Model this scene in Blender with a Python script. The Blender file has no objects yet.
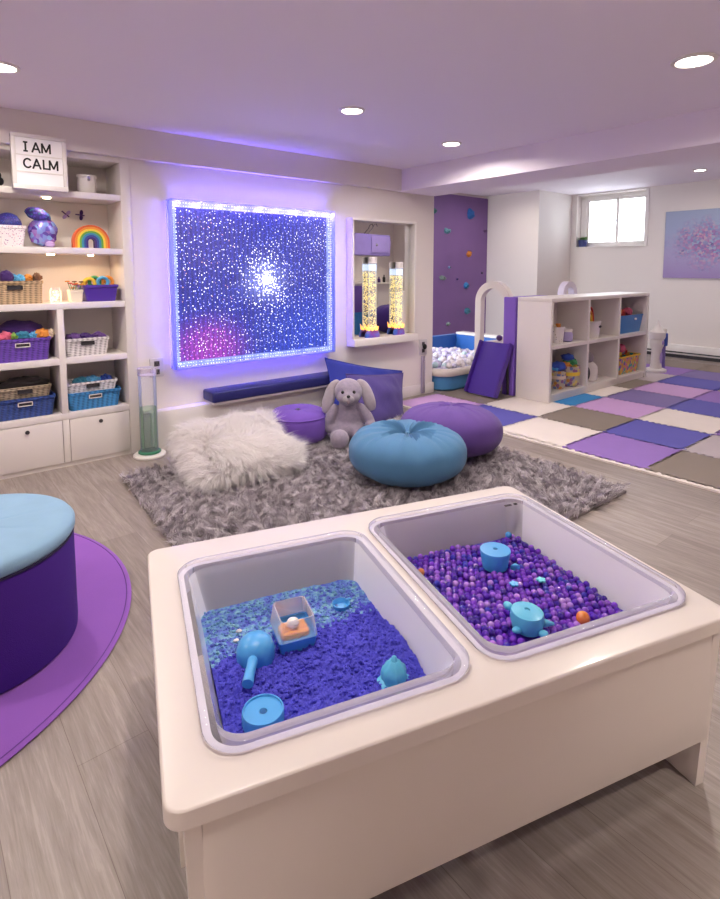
import bpy, bmesh, math, random
import numpy as np
from mathutils import Vector, Matrix, noise
R = random.Random(7); NR = np.random.RandomState(7)
PI = math.pi
scene = bpy.context.scene
COL = scene.collection
# ------------------------------------------------------------------ camera
F, PITCH, YAW, PPX, PPY, HC = 559.4686, 0.096168, 0.696981, 366.968, 322.794, 1.35
CAMP = Vector((0, 0, HC))
FW = Vector((math.sin(YAW)*math.cos(PITCH), math.cos(YAW)*math.cos(PITCH), -math.sin(PITCH)))
RT = Vector((math.cos(YAW), -math.sin(YAW), 0)); UP = RT.cross(FW)
cd = bpy.data.cameras.new('camera'); cam = bpy.data.objects.new('camera', cd); COL.objects.link(cam)
cam.matrix_world = Matrix.Translation(CAMP) @ Matrix((RT, UP, -FW)).transposed().to_4x4()
cd.sensor_fit = 'VERTICAL'; cd.sensor_height = 24.0; cd.lens = F/899*24
cd.shift_x = (360-PPX)/899; cd.shift_y = -(449.5-PPY)/899
cd.clip_start = .05; cd.clip_end = 100
scene.camera = cam
def ray(px, py): return FW + RT*((px-PPX)/F) + UP*((PPY-py)/F)
def atZ(px, py, z=0.): r = ray(px, py); return CAMP + r*((z-HC)/r.z)
def atY(px, py, y): r = ray(px, py); return CAMP + r*(y/r.y)
def atX(px, py, x): r = ray(px, py); return CAMP + r*(x/r.x)

# ------------------------------------------------------------------ materials
def lin(c):
    if isinstance(c, str):
        c = c.lstrip('#'); c = [int(c[i:i+2], 16) for i in (0, 2, 4)]
    o = []
    for v in c[:3]:
        v /= 255.
        o.append(v/12.92 if v <= .04045 else ((v+.055)/1.055)**2.4)
    return (*o, 1.)
class NT:
    def __init__(s, name):
        s.m = bpy.data.materials.new(name); s.m.use_nodes = True; s.t = s.m.node_tree
        s.b = s.t.nodes['Principled BSDF']; s.out = s.t.nodes['Material Output']
    def n(s, typ, **kw):
        nd = s.t.nodes.new(typ)
        for k, v in kw.items():
            if k in nd.inputs: nd.inputs[k].default_value = v
            else: setattr(nd, k, v)
        return nd
    def l(s, a, b): s.t.links.new(a, b)
    def ramp(s, fac, stops):
        r = s.n('ShaderNodeValToRGB'); e = r.color_ramp.elements
        while len(e) < len(stops): e.new(.5)
        for i, (p, c) in enumerate(stops): e[i].position = p; e[i].color = lin(c)
        s.l(fac, r.inputs[0]); return r.outputs[0]
    def bump(s, h, strength=.3, dist=.01):
        b = s.n('ShaderNodeBump', Strength=strength, Distance=dist); s.l(h, b.inputs['Height']); s.l(b.outputs[0], s.b.inputs['Normal'])
    def coord(s, scale=(1, 1, 1), rot=(0, 0, 0), what='Object'):
        c = s.n('ShaderNodeTexCoord'); m = s.n('ShaderNodeMapping'); m.inputs['Scale'].default_value = scale; m.inputs['Rotation'].default_value = rot
        s.l(c.outputs[what], m.inputs[0]); return m.outputs[0]
def plain(name, col, rough=.5, metal=0, bump=0, bscale=200, var=0, vscale=6, sheen=0, coat=0, spec=.5):
    t = NT(name); t.b.inputs['Base Color'].default_value = lin(col); t.b.inputs['Roughness'].default_value = rough
    t.b.inputs['Metallic'].default_value = metal; t.b.inputs['Specular IOR Level'].default_value = spec
    if sheen: t.b.inputs['Sheen Weight'].default_value = sheen; t.b.inputs['Sheen Roughness'].default_value = .5
    if coat: t.b.inputs['Coat Weight'].default_value = coat; t.b.inputs['Coat Roughness'].default_value = .08
    if bump:
        nz = t.n('ShaderNodeTexNoise', Scale=bscale, Detail=4); t.l(t.coord(), nz.inputs['Vector']); t.bump(nz.outputs[0], bump, .004)
    if var:
        nz = t.n('ShaderNodeTexNoise', Scale=vscale, Detail=5); t.l(t.coord(), nz.inputs['Vector'])
        c = lin(col); h = t.n('ShaderNodeHueSaturation'); h.inputs['Color'].default_value = c
        mr = t.n('ShaderNodeMapRange'); mr.inputs[1].default_value = .3; mr.inputs[2].default_value = .7; mr.inputs[3].default_value = 1-var; mr.inputs[4].default_value = 1+var
        t.l(nz.outputs[0], mr.inputs[0]); t.l(mr.outputs[0], h.inputs['Value']); t.l(h.outputs[0], t.b.inputs['Base Color'])
    return t.m
def emit(name, col, strength):
    t = NT(name); t.b.inputs['Base Color'].default_value = lin(col); t.b.inputs['Emission Color'].default_value = lin(col); t.b.inputs['Emission Strength'].default_value = strength
    return t.m
def clear(name, col='#ffffff', body='#e8e6f0', fac=.3, rough=.12):
    """clear plastic: see-through body with a milky share and a glossy skin"""
    t = NT(name); t.b.inputs['Base Color'].default_value = lin(body); t.b.inputs['Roughness'].default_value = rough
    tr = t.n('ShaderNodeBsdfTransparent'); tr.inputs[0].default_value = lin(col)
    fr = t.n('ShaderNodeFresnel', IOR=1.45)
    ad = t.n('ShaderNodeMath', operation='ADD', use_clamp=True); ad.inputs[1].default_value = fac; t.l(fr.outputs[0], ad.inputs[0])
    mx = t.n('ShaderNodeMixShader'); t.l(ad.outputs[0], mx.inputs[0]); t.l(tr.outputs[0], mx.inputs[1]); t.l(t.b.outputs[0], mx.inputs[2]); t.l(mx.outputs[0], t.out.inputs[0])
    return t.m
def weave(name, col, s=90, dark=.6):
    t = NT(name); t.b.inputs['Roughness'].default_value = .6
    w1 = t.n('ShaderNodeTexWave', Scale=s*.30, Distortion=.6, bands_direction='Z'); w2 = t.n('ShaderNodeTexWave', Scale=s*.22, Distortion=.5, bands_direction='DIAGONAL')
    t.l(t.coord(), w1.inputs['Vector']); t.l(t.coord((1, 1, 0)), w2.inputs['Vector'])
    mu = t.n('ShaderNodeMath', operation='ADD'); t.l(w1.outputs['Fac'], mu.inputs[0]); t.l(w2.outputs['Fac'], mu.inputs[1])
    cc = [int(col.lstrip('#')[i:i+2], 16) for i in (0, 2, 4)]
    t.l(t.ramp(mu.outputs[0], [(0., [v*dark for v in cc]), (.5, [v*(dark+1)/2 for v in cc]), (1., cc)]), t.b.inputs['Base Color']); t.bump(mu.outputs[0], .6, .006)
    return t.m
def speckle(name, base, spots, scale=60, thr=.35):
    t = NT(name); v = t.n('ShaderNodeTexVoronoi', Scale=scale); t.l(t.coord(), v.inputs['Vector'])
    st = t.ramp(v.outputs['Distance'], [(thr-.05, '#000000'), (thr, '#ffffff')])
    cr = t.ramp(v.outputs['Color'], [(i/len(spots), c) for i, c in enumerate(spots)])
    for nd in t.t.nodes:
        if nd.type == 'VALTORGB' and len(nd.color_ramp.elements) == len(spots): nd.color_ramp.interpolation = 'CONSTANT'
    mx = t.n('ShaderNodeMixRGB'); t.l(st, mx.inputs[0]); t.l(cr, mx.inputs[1]); mx.inputs[2].default_value = lin(base); t.l(mx.outputs[0], t.b.inputs['Base Color'])
    t.b.inputs['Roughness'].default_value = .5
    return t.m
def fabric(name, col, var=.06, rough=.85, sheen=.10): return plain(name, col, rough, bump=.25, bscale=350, var=var, vscale=9, sheen=sheen)

M = {}
M['wall'] = plain('wall_paint', '#e4dcd7', .75, bump=.03, bscale=300)
M['ceil'] = plain('ceiling_paint', '#f1e9f3', .85)
M['white'] = plain('white_laminate', '#e2dbd6', .38)
M['whitetrim'] = plain('white_trim', '#e6e0dc', .45)
M['table'] = plain('table_laminate', '#d8cfc9', .35, coat=.1)
M['purwall'] = plain('purple_wall', '#7b5b93', .6, var=.04, vscale=3, bump=.05)
M['black'] = plain('black', '#141214', .5)
M['dark'] = plain('dark_grey', '#332e33', .6)
M['chrome'] = plain('chrome', '#c8c8cc', .2, metal=1)
M['mirror'] = plain('mirror_glass', '#f2f2f2', .01, metal=1)
M['bin'] = clear('bin_plastic', '#faf8fc', '#f4f2f6', .46, .08)
M['rim'] = clear('bin_rim_plastic', '#fbfafd', '#eeecf6', .14, .06)
M['acrylic'] = clear('acrylic', '#ffffff', '#dfe6ff', .12, .05)
M['glass'] = clear('window_glass', '#ffffff', '#ffffff', .02, .02)
M['paleglass'] = clear('pale_plastic', '#f4f0fa', '#e9e4f2', .12, .1)
M['green'] = clear('green_liquid', '#e6f4e6', '#bfe2c0', .10, .08)
M['led'] = emit('lamp_lens', '#fff2e2', 14)
M['puck'] = emit('puck_lens', '#ffe2b8', 10)

def floor_mat():
    t = NT('oak_planks'); c = t.coord(rot=(0, 0, PI/2))
    br = t.n('ShaderNodeTexBrick', Scale=1.0); br.offset = .37; br.inputs['Brick Width'].default_value = 1.3; br.inputs['Row Height'].default_value = .19
    br.inputs['Mortar Size'].default_value = .0007; br.inputs['Color1'].default_value = (0, 0, 0, 1); br.inputs['Color2'].default_value = (1, 1, 1, 1); br.inputs['Mortar'].default_value = (.3, .3, .3, 1)
    t.l(c, br.inputs['Vector'])
    nz = t.n('ShaderNodeTexNoise', Scale=3.0, Detail=8, Roughness=.65, Distortion=.6); t.l(t.coord((14, 1.1, 1)), nz.inputs['Vector'])
    n2 = t.n('ShaderNodeTexNoise', Scale=2.0, Detail=8, Roughness=.7); t.l(t.coord((110, 4, 1)), n2.inputs['Vector'])
    a = t.n('ShaderNodeMath', operation='MULTIPLY_ADD'); a.inputs[1].default_value = .16; t.l(br.outputs['Color'], a.inputs[0]); t.l(nz.outputs[0], a.inputs[2])
    b = t.n('ShaderNodeMath', operation='MULTIPLY_ADD'); b.inputs[1].default_value = .55; t.l(n2.outputs[0], b.inputs[0]); t.l(a.outputs[0], b.inputs[2])
    col = t.ramp(b.outputs[0], [(.50, '#746963'), (.72, '#857a74'), (.92, '#958a84'), (1., '#a0958f')])
    mx = t.n('ShaderNodeMixRGB', blend_type='MULTIPLY'); mx.inputs[2].default_value = lin('#c4bab4'); t.l(br.outputs['Fac'], mx.inputs[0]); t.l(col, mx.inputs[1])
    t.l(mx.outputs[0], t.b.inputs['Base Color']); t.b.inputs['Roughness'].default_value = .42; t.bump(b.outputs[0], .08, .003)
    return t.m
M['floor'] = floor_mat()

# ------------------------------------------------------------------ mesh helpers
def box(bm, x0, x1, y0, y1, z0, z1, bev=0, seg=2):
    vs = [bm.verts.new((x, y, z)) for x in (x0, x1) for y in (y0, y1) for z in (z0, z1)]
    fs = [bm.faces.new([vs[i] for i in f]) for f in ((0, 1, 3, 2), (4, 6, 7, 5), (0, 4, 5, 1), (2, 3, 7, 6), (0, 2, 6, 4), (1, 5, 7, 3))]
    if bev: bmesh.ops.bevel(bm, geom=list({e for f in fs for e in f.edges}), offset=bev, segments=seg, affect='EDGES', profile=.5)
    return bm
def Bx(*a, **k): return box(bmesh.new(), *a, **k)
def lathe(bm, prof, c=(0, 0, 0), seg=32, close=True, fn=None):
    rings = []
    for (r, z) in prof:
        ring = []
        for k in range(seg):
            a = 2*PI*k/seg; p = Vector((r*math.cos(a), r*math.sin(a), z))
            if fn: p = fn(p, a)
            ring.append(bm.verts.new(p+Vector(c)))
        rings.append(ring)
    for a, b in zip(rings, rings[1:]):
        for k in range(seg): bm.faces.new((a[k], a[(k+1) % seg], b[(k+1) % seg], b[k]))
    if close:
        bm.faces.new(list(reversed(rings[0]))); bm.faces.new(rings[-1])
    return bm
def La(*a, **k): return lathe(bmesh.new(), *a, **k)
def tube(bm, pts, r, seg=10, closed=False):
    pts = [Vector(p) for p in pts]; rings = []; n = len(pts)
    for i, p in enumerate(pts):
        if closed: d = pts[(i+1) % n]-pts[i-1]
        else: d = pts[min(i+1, n-1)]-pts[max(i-1, 0)]
        d.normalize(); a = d.orthogonal().normalized() if i == 0 else (pa - d*pa.dot(d)).normalized(); pa = a; b = d.cross(a)
        rr = r[i] if isinstance(r, (list, tuple)) else r
        rings.append([bm.verts.new(p+(a*math.cos(2*PI*k/seg)+b*math.sin(2*PI*k/seg))*rr) for k in range(seg)])
    for i in range(n if closed else n-1):
        A, B = rings[i], rings[(i+1) % n]
        if closed and i == n-1:
            off = min(range(seg), key=lambda o: (A[0].co-B[o].co).length)
            B = B[off:]+B[:off]
        for k in range(seg): bm.faces.new((A[k], A[(k+1) % seg], B[(k+1) % seg], B[k]))
    if not closed: bm.faces.new(list(reversed(rings[0]))); bm.faces.new(rings[-1])
    return bm
def ell(bm, c, r, rot=None, sub=3, nz=0, ns=5):
    ret = bmesh.ops.create_icosphere(bm, subdivisions=sub, radius=1)
    mt = Matrix.Translation(Vector(c)) @ (rot.to_4x4() if rot else Matrix.Identity(4))
    for v in ret['verts']:
        p = Vector((v.co.x*r[0], v.co.y*r[1], v.co.z*r[2]))
        if nz: p += p.normalized()*nz*noise.noise((Vector(c)*7+v.co*ns*.5))
        v.co = mt @ p
    return bm
def El(*a, **k): return ell(bmesh.new(), *a, **k)
def rrect(x0, x1, y0, y1, r, n=6):
    o = []
    for cx, cy, a0 in ((x1-r, y1-r, 0), (x0+r, y1-r, PI/2), (x0+r, y0+r, PI), (x1-r, y0+r, 1.5*PI)):
        for k in range(n+1): a = a0+PI/2*k/n; o.append((cx+r*math.cos(a), cy+r*math.sin(a)))
    return o
def loft(bm, loops, cap0=False, cap1=False):
    rs = [[bm.verts.new(p) for p in L] for L in loops]; n = len(rs[0])
    for a, b in zip(rs, rs[1:]):
        for k in range(n): bm.faces.new((a[k], a[(k+1) % n], b[(k+1) % n], b[k]))
    if cap0: bm.faces.new(list(reversed(rs[0])))
    if cap1: bm.faces.new(rs[-1])
    return bm
def finish(name, bm, mat, smooth=True, angle=40):
    bmesh.ops.recalc_face_normals(bm, faces=bm.faces)
    me = bpy.data.meshes.new(name); bm.to_mesh(me); bm.free()
    for m in (mat if isinstance(mat, (list, tuple)) else [mat]): me.materials.append(m)
    if smooth:
        me.polygons.foreach_set('use_smooth', [True]*len(me.polygons))
        me.set_sharp_from_angle(angle=math.radians(angle))
    return me
def obj(name, bm, mat, parent=None, smooth=True, angle=40, label=None, kind=None):
    """one mesh object; a top-level mesh gets its origin at its own base"""
    me = finish(name, bm, mat, smooth, angle) if not isinstance(bm, bpy.types.Mesh) else bm
    o = bpy.data.objects.new(name, me); COL.objects.link(o)
    if parent:
        o.parent = parent
        w = Matrix.Identity(4); q = parent
        while q: w = q.matrix_basis @ w if not q.parent else w; q = q.parent
        root = parent
        while root.parent: root = root.parent
        # geometry is written in the frame of the root's place: undo the parent's chain
        o.matrix_parent_inverse = (Matrix.Identity(4) if root is not parent else Matrix.Translation(-Vector(root.get('_at', (0, 0, 0)))))
    else:
        co = np.empty(len(me.vertices)*3); me.vertices.foreach_get('co', co); co = co.reshape(-1, 3)
        c = Vector(((co[:, 0].min()+co[:, 0].max())/2, (co[:, 1].min()+co[:, 1].max())/2, co[:, 2].min()))
        me.transform(Matrix.Translation(-c)); o.location = c
    if label: o['label'] = label
    if kind: o['kind'] = kind
    return o
def tag(o, label=None, cat=None, group=None, kind=None):
    if label: o['label'] = label
    if cat: o['category'] = cat
    if group: o['group'] = group
    if kind: o['kind'] = kind
    return o
def thing(name, label, cat, at=(0, 0, 0), group=None):
    """an Empty at the thing's base; its parts are modelled in world coordinates around `at`"""
    o = bpy.data.objects.new(name, None); COL.objects.link(o); o.location = at; o.empty_display_size = .05
    o['_at'] = tuple(at); return tag(o, label, cat, group)
def localthing(name, label, cat, at, rz=0, group=None):
    """same, but the parts are modelled around the origin and the Empty is then placed and turned"""
    o = bpy.data.objects.new(name, None); COL.objects.link(o); o.location = at; o.rotation_euler = (0, 0, rz); o.empty_display_size = .05
    o['_at'] = (0, 0, 0); return tag(o, label, cat, group)
def copy_tree(o, parent=None):
    c = o.copy(); COL.objects.link(c)
    if parent: c.parent = parent
    for ch in list(o.children): copy_tree(ch, c)
    return c
def struct(name, bm, mat, **k): return tag(obj(name, bm, mat, **k), kind='structure')

# ================================================================== THE ROOM
D = 4.18; XW = 9.13; XL, YF = -1.7, -1.6
ZC, ZB, ZF = 2.33, 2.117, 2.63          # main ceiling, beam underside, ceiling beyond the beam
BX0, BX1 = 3.90, 4.43
struct('floor', Bx(XL, XW, YF, 6.4, -.1, 0), M['floor'], smooth=False)
struct('ceiling', Bx(XL-.1, BX0, YF-.1, 4.6, ZC, ZC+.5), M['ceil'], smooth=False)
struct('ceiling_side', Bx(BX1, XW+.1, YF-.1, 6.5, ZF, ZF+.2), M['ceil'], smooth=False)
struct('trim_1', Bx(BX0, BX1, YF-.1, 6.5, ZB, ZF+.2, bev=.004), M['ceil'], smooth=False)          # the beam box
struct('trim_2', Bx(XL-.1, BX0-.001, 4.12, D, ZB+.003, ZC, bev=.003), M['wall'], smooth=False)       # bulkhead along the back wall
struct('wall_back', Bx(1.305, BX1, D, 4.6, 0, ZC), M['wall'], smooth=False)
struct('wall_front', Bx(XL-.1, XW+.1, YF-.1, YF, 0, ZF), M['wall'], smooth=False)
struct('wall_left', Bx(XL-.1, XL, YF, 4.6, 0, ZC), M['wall'], smooth=False)
struct('wall_alcove', Bx(BX1-1, XW, 6.4, 6.5, 0, ZF), M['wall'], smooth=False)
struct('wall_corner', Bx(8.13, XW, 5.32, 6.4, 0, ZF), M['wall'], smooth=False)
struct('wall_niche', Bx(XL, 1.305, 4.53, 4.6, 0, ZC), M['wall'], smooth=False)
# right wall with the window opening
WY0, WY1, WZ0, WZ1 = 4.05, 5.22, 1.71, 2.60
bm = bmesh.new()
box(bm, XW, XW+.25, YF, WY0, 0, ZF); box(bm, XW, XW+.25, WY1, 6.4, 0, ZF); box(bm, XW, XW+.25, WY0, WY1, 0, WZ0); box(bm, XW, XW+.25, WY0, WY1, WZ1, ZF)
struct('wall_right', bm, M['wall'], smooth=False)
# climbing panel on the alcove wall
struct('wall_climbing', Bx(5.6, 8.125, 6.36, 6.4, 0, 2.585), M['purwall'], smooth=False)
# window
win = thing('window_1', None, None, (XW+.05, (WY0+WY1)/2, WZ0)); win['kind'] = 'structure'
bm = bmesh.new()
for a in ((WY0, WY1, WZ0, WZ0+.05), (WY0, WY1, WZ1-.05, WZ1), (WY0, WY0+.05, WZ0+.05, WZ1-.05), (WY1-.10, WY1, WZ0+.05, WZ1-.05)): box(bm, XW+.14, XW+.22, *a, bev=.004)
obj('window_frame', bm, M['whitetrim'], win)
my = 4.585
for y0, y1, xo in ((WY0+.05, my+.03, .185), (my-.03, WY1-.10, .155)):
    bm = bmesh.new(); z0, z1 = WZ0+.05, WZ1-.05
    for a in ((y0, y1, z0, z0+.05), (y0, y1, z1-.05, z1), (y0, y0+.045, z0+.05, z1-.05), (y1-.045, y1, z0+.05, z1-.05)): box(bm, XW+xo, XW+xo+.025, *a, bev=.003)
    s = obj('window_sash', bm, M['whitetrim'], win)
    obj('window_pane', Bx(XW+xo+.008, XW+xo+.014, y0+.03, y1-.03, z0+.03, z1-.03), M['glass'], s, smooth=False)
    if xo == .155: obj('window_latch', Bx(XW+.142, XW+.156, my-.012, my+.012, 2.1, 2.18, bev=.004), M['chrome'], s)
bm = bmesh.new()   # casing round the opening
for a in ((WY0-.05, WY1+.04, WZ1, WZ1+.028), (WY0-.05, WY0, WZ0, WZ1)): box(bm, XW-.015, XW, *a)
obj('window_casing', bm, M['whitetrim'], win, smooth=False)
obj('window_sill', Bx(XW-.025, XW+.138, WY0+.001, WY1-.001, WZ0+.0005, WZ0+.018, bev=.004), M['whitetrim'], win)
# baseboards and low plinth along the back wall
struct('baseboard_back', Bx(3.32, BX1+.015, D-.016, D, 0, .115, bev=.004), M['whitetrim'])
struct('trim_3', Bx(BX1, BX1+.014, D-.0, 4.6, 0, .115, bev=.004), M['whitetrim'])
struct('trim_4', Bx(1.31, 3.30, 4.085, D, 0, .30, bev=.006), M['whitetrim'])
struct('baseboard_left', Bx(XL, XL+.015, YF, 4.5, 0, .11), M['whitetrim'], smooth=False)
struct('baseboard_front', Bx(XL+.02, XW-.1, YF, YF+.015, 0, .11), M['whitetrim'], smooth=False)
h = thing('baseboard_heater', 'long white baseboard heater along the floor under the painting', 'heater', (9.09, 2.5, .0))
obj('casing', Bx(XW-.075, XW-.002, .4, 5.25, .05, .20, bev=.012), M['whitetrim'], h)
obj('grille', Bx(XW-.078, XW-.070, .45, 5.2, .075, .095), M['dark'], h, smooth=False)
obj('foot', Bx(XW-.06, XW-.005, .42, 5.23, 0, .052), M['dark'], h, smooth=False)

# ------------------------------------------------------------------ lights
LS = []
def downlight(x, y, z, r, power, label, col=(1., .91, .81), spread=165):
    t = thing('ceiling_light', label, 'ceiling light', (x, y, z), 'recessed ceiling lights')
    bm = La([(r*1.32, 0), (r*1.30, -.006), (r*1.05, -.010), (r, -.004), (r, 0)], (x, y, z), 32, close=False)
    obj('trim_ring', bm, M['whitetrim'], t)
    obj('lens', La([(r, -.001), (r*.98, -.004), (.001, -.004)], (x, y, z), 32), M['led'], t)
    ld = bpy.data.lights.new('downlight', 'AREA'); ld.shape = 'DISK'; ld.size = r*2; ld.energy = power; ld.color = col; ld.spread = math.radians(spread)
    lo = bpy.data.objects.new('downlight', ld); COL.objects.link(lo); lo.location = (x, y, z-.014)
P0 = 13.5
downlight(2.226, 2.804, ZC, .062, P0, 'round recessed ceiling light above the shaggy rug')
downlight(3.40, 3.03, ZC, .062, P0, 'round recessed ceiling light beside the beam, above the purple floor cushion')
downlight(2.944, 1.115, ZC, .075, P0, 'round recessed ceiling light at the top right, nearest the camera')
downlight(.45, 3.305, ZC, .062, P0, 'round recessed ceiling light cut by the left edge of the photo')
downlight(8.097, 2.921, ZF, .065, P0*.5, 'round recessed ceiling light in the far ceiling near the window wall')
downlight(7.25, 5.35, ZF, .05, P0*.55, 'small recessed ceiling light in front of the purple climbing wall')
for x, y, z in ((.7, 1.25, ZC), (-.9, 2.3, ZC), (-.9, .1, ZC), (1.6, -.9, ZC), (5.6, .9, ZF), (7.6, .9, ZF), (6.2, -.8, ZF), (8.3, -.8, ZF), (5.7, 2.7, ZF)):  # unseen lights; those behind the camera are added for fill and floor bounce
    downlight(x, y, z, .062, P0*(.38 if z == ZF else 1.1 if y < .5 else .85), 'round recessed ceiling light added out of view', spread=80 if y < .5 else 165)
w = bpy.data.worlds.new('daylight'); scene.world = w; w.use_nodes = True
w.node_tree.nodes['Background'].inputs[0].default_value = (.86, .93, 1., 1); w.node_tree.nodes['Background'].inputs[1].default_value = 6.5
pl = bpy.data.lights.new('window_portal', 'AREA'); pl.shape = 'RECTANGLE'; pl.size = WY1-WY0; pl.size_y = WZ1-WZ0; pl.cycles.is_portal = True
po = bpy.data.objects.new('window_portal', pl); COL.objects.link(po); po.location = (XW+.24, (WY0+WY1)/2, (WZ0+WZ1)/2); po.rotation_euler = (0, PI/2, 0)
po.rotation_euler = Vector((-1, 0, 0)).to_track_quat('-Z', 'Z').to_euler()

# ================================================================== BOOKCASE
SF, SBK = 4.165, 4.52
bc = thing('bookcase', 'tall white built-in bookcase with open shelves above drawers at the left', 'bookcase', (.4, 4.3, 0))
xs0 = -.52
obj('back_panel', Bx(xs0, 1.30, SBK-.012, SBK, .02, 2.12), M['white'], bc, smooth=False)
obj('side_panel', Bx(1.237, 1.302, SF, SBK-.012, 0, 2.13, bev=.003), M['white'], bc)
obj('side_panel', Bx(xs0, xs0+.06, SF, SBK-.012, 0, 2.13, bev=.003), M['white'], bc)
for z in (1.865, 1.492, 1.122, .748, .370): obj('shelf', Bx(xs0+.06, 1.237, SF+.002, SBK-.012, z-.042, z, bev=.003), M['white'], bc)
obj('top_board', Bx(xs0+.06, 1.237, SF+.002, SBK-.012, 2.085, 2.13, bev=.003), M['white'], bc)
obj('plinth', Bx(xs0+.06, 1.237, SF+.012, SBK-.012, 0, .03), M['white'], bc, smooth=False)
for xd in (.80, .34):
    obj('divider', Bx(xd, xd+.04, SF+.001, SBK-.012, .37, 1.08, bev=.003), M['white'], bc)
    obj('divider', Bx(xd, xd+.04, SF+.001, SBK-.012, .03, .328, bev=.003), M['white'], bc)
for x0, x1 in ((.843, 1.234), (.383, .797), (-.457, .337)):
    d = obj('drawer', Bx(x0, x1, SF+.0, SF+.018, .032, .325, bev=.003), M['white'], bc)
    xm = (x0+x1)/2; obj('knob', La([(.006, 0), (.013, .004), (.013, .012), (.001, .014)], (0, 0, 0), 16, fn=lambda p, a: Vector((xm+p.x, SF-p.z, .285+p.y))), M['dark'], d)
for px, py, z in ((47, 198, 1.823), (51, 255, 1.450)):
    p = atY(px, py, SF+.08)
    obj('puck_light', La([(.001, 0), (.022, -.001), (.025, .008)], (p.x, SF+.09, z-.009), 20), M['puck'], bc)
    ld = bpy.data.lights.new('shelf_light', 'SPOT'); ld.energy = 1.0; ld.color = (1, .80, .60); ld.spot_size = 2.7; ld.shadow_soft_size = .02
    lo = bpy.data.objects.new('shelf_light', ld); COL.objects.link(lo); lo.location = (p.x, SF+.09, z-.02)
p = (1.06, SF+.15, 1.450)
obj('puck_light', La([(.001, 0), (.018, -.001), (.02, .008)], (p[0], p[1], p[2]-.009), 20), M['puck'], bc)
ld = bpy.data.lights.new('shelf_light', 'SPOT'); ld.energy = 1.1; ld.color = (1, .70, .40); ld.spot_size = 2.7; ld.shadow_soft_size = .02
lo = bpy.data.objects.new('shelf_light', ld); COL.objects.link(lo); lo.location = (p[0], p[1], p[2]-.02)

# light box sign: I AM CALM, leaning on the top shelf edge
p0 = atY(13.5, 191, 4.07); p1 = atY(69.5, 194, 4.07)
sw = p1.x-p0.x-.005; sh = .335; sx = p0.x+.0; sz = 1.845
lb = thing('letter_board', 'white light box sign reading I AM CALM on the top shelf', 'sign', (sx+sw/2, SF-.03, sz))
bm = bmesh.new(); fy0, fy1 = 4.07, 4.116
for a in ((sx, sx+sw, sz, sz+.03), (sx, sx+sw, sz+sh-.022, sz+sh), (sx, sx+.024, sz+.03, sz+sh-.022), (sx+sw-.024, sx+sw, sz+.03, sz+sh-.022)): box(bm, a[0], a[1], fy0, fy1, a[2], a[3], bev=.003)
obj('frame', bm, M['whitetrim'], lb)
t = NT('lit_acrylic'); t.b.inputs['Base Color'].default_value = lin('#f2eef0'); t.b.inputs['Emission Color'].default_value = lin('#fff6f0'); t.b.inputs['Emission Strength'].default_value = .04
obj('light_panel', Bx(sx+.02, sx+sw-.02, fy0+.012, fy1-.005, sz+.025, sz+sh-.018), t.m, lb, smooth=False)
ih = sh-.052
for k in (1, 2): obj('rail', Bx(sx+.024, sx+sw-.024, fy0+.006, fy0+.012, sz+.03+ih*(.27 if k == 1 else .63)-.003, sz+.03+ih*(.27 if k == 1 else .63)+.003), M['whitetrim'], lb, smooth=False)
obj('bracket', Bx(sx+sw*.3, sx+sw*.7, fy1-.004, SF+.004, sz+.002, sz+.018), M['whitetrim'], lb, smooth=False)
STROKES = {'I': [((.30, 0), (.30, 1)), ((.12, .04), (.48, .04)), ((.12, .96), (.48, .96))], 'A': [((0, 0), (.36, 1)), ((.36, 1), (.72, 0)), ((.14, .33), (.58, .33))], 'M': [((.04, 0), (.04, 1)), ((.04, 1), (.42, .12)), ((.42, .12), (.80, 1)), ((.80, 1), (.80, 0))], 'L': [((.06, 0), (.06, 1)), ((.06, .07), (.58, .07))],
 'C': [((.38+.36*math.cos(a0), .5+.46*math.sin(a0)), (.38+.36*math.cos(a1), .5+.46*math.sin(a1))) for a0, a1 in [(.75+(5.53-.75)*i/12-0*PI, .75+(5.53-.75)*(i+1)/12) for i in range(12)]]}
def letter(ch, x, z, h):
    bm = bmesh.new(); tk = h*(.085 if ch != 'C' else .085)
    for (x0, z0), (x1, z1) in STROKES[ch]:
        a = Vector((x+x0*h, 0, z+z0*h)); b = Vector((x+x1*h, 0, z+z1*h)); d = (b-a).normalized(); nn = Vector((-d.z, 0, d.x))*tk; e = d*(tk*(.55 if ch in 'CA' else .3))
        q = [a-e-nn, b+e-nn, b+e+nn, a-e+nn]; F0 = [bm.verts.new((p.x, fy0+.0095, p.z)) for p in q]; F1 = [bm.verts.new((p.x, fy0+.0118, p.z)) for p in q]
        bm.faces.new(F0); bm.faces.new(F1)
        for i in range(4): bm.faces.new((F0[i], F0[(i+1) % 4], F1[(i+1) % 4], F1[i]))
    return bm
for txt, zz, xs in (('IAM', sz+.03+ih*.63+.022, (.20, .375, .545)), ('CALM', sz+.03+ih*.27+.024, (.21, .375, .555, .67))):
    for ch, fx in zip(txt, xs): obj('letter', letter(ch, sx+sw*fx, zz, .058), M['black'], lb, smooth=False)

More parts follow.
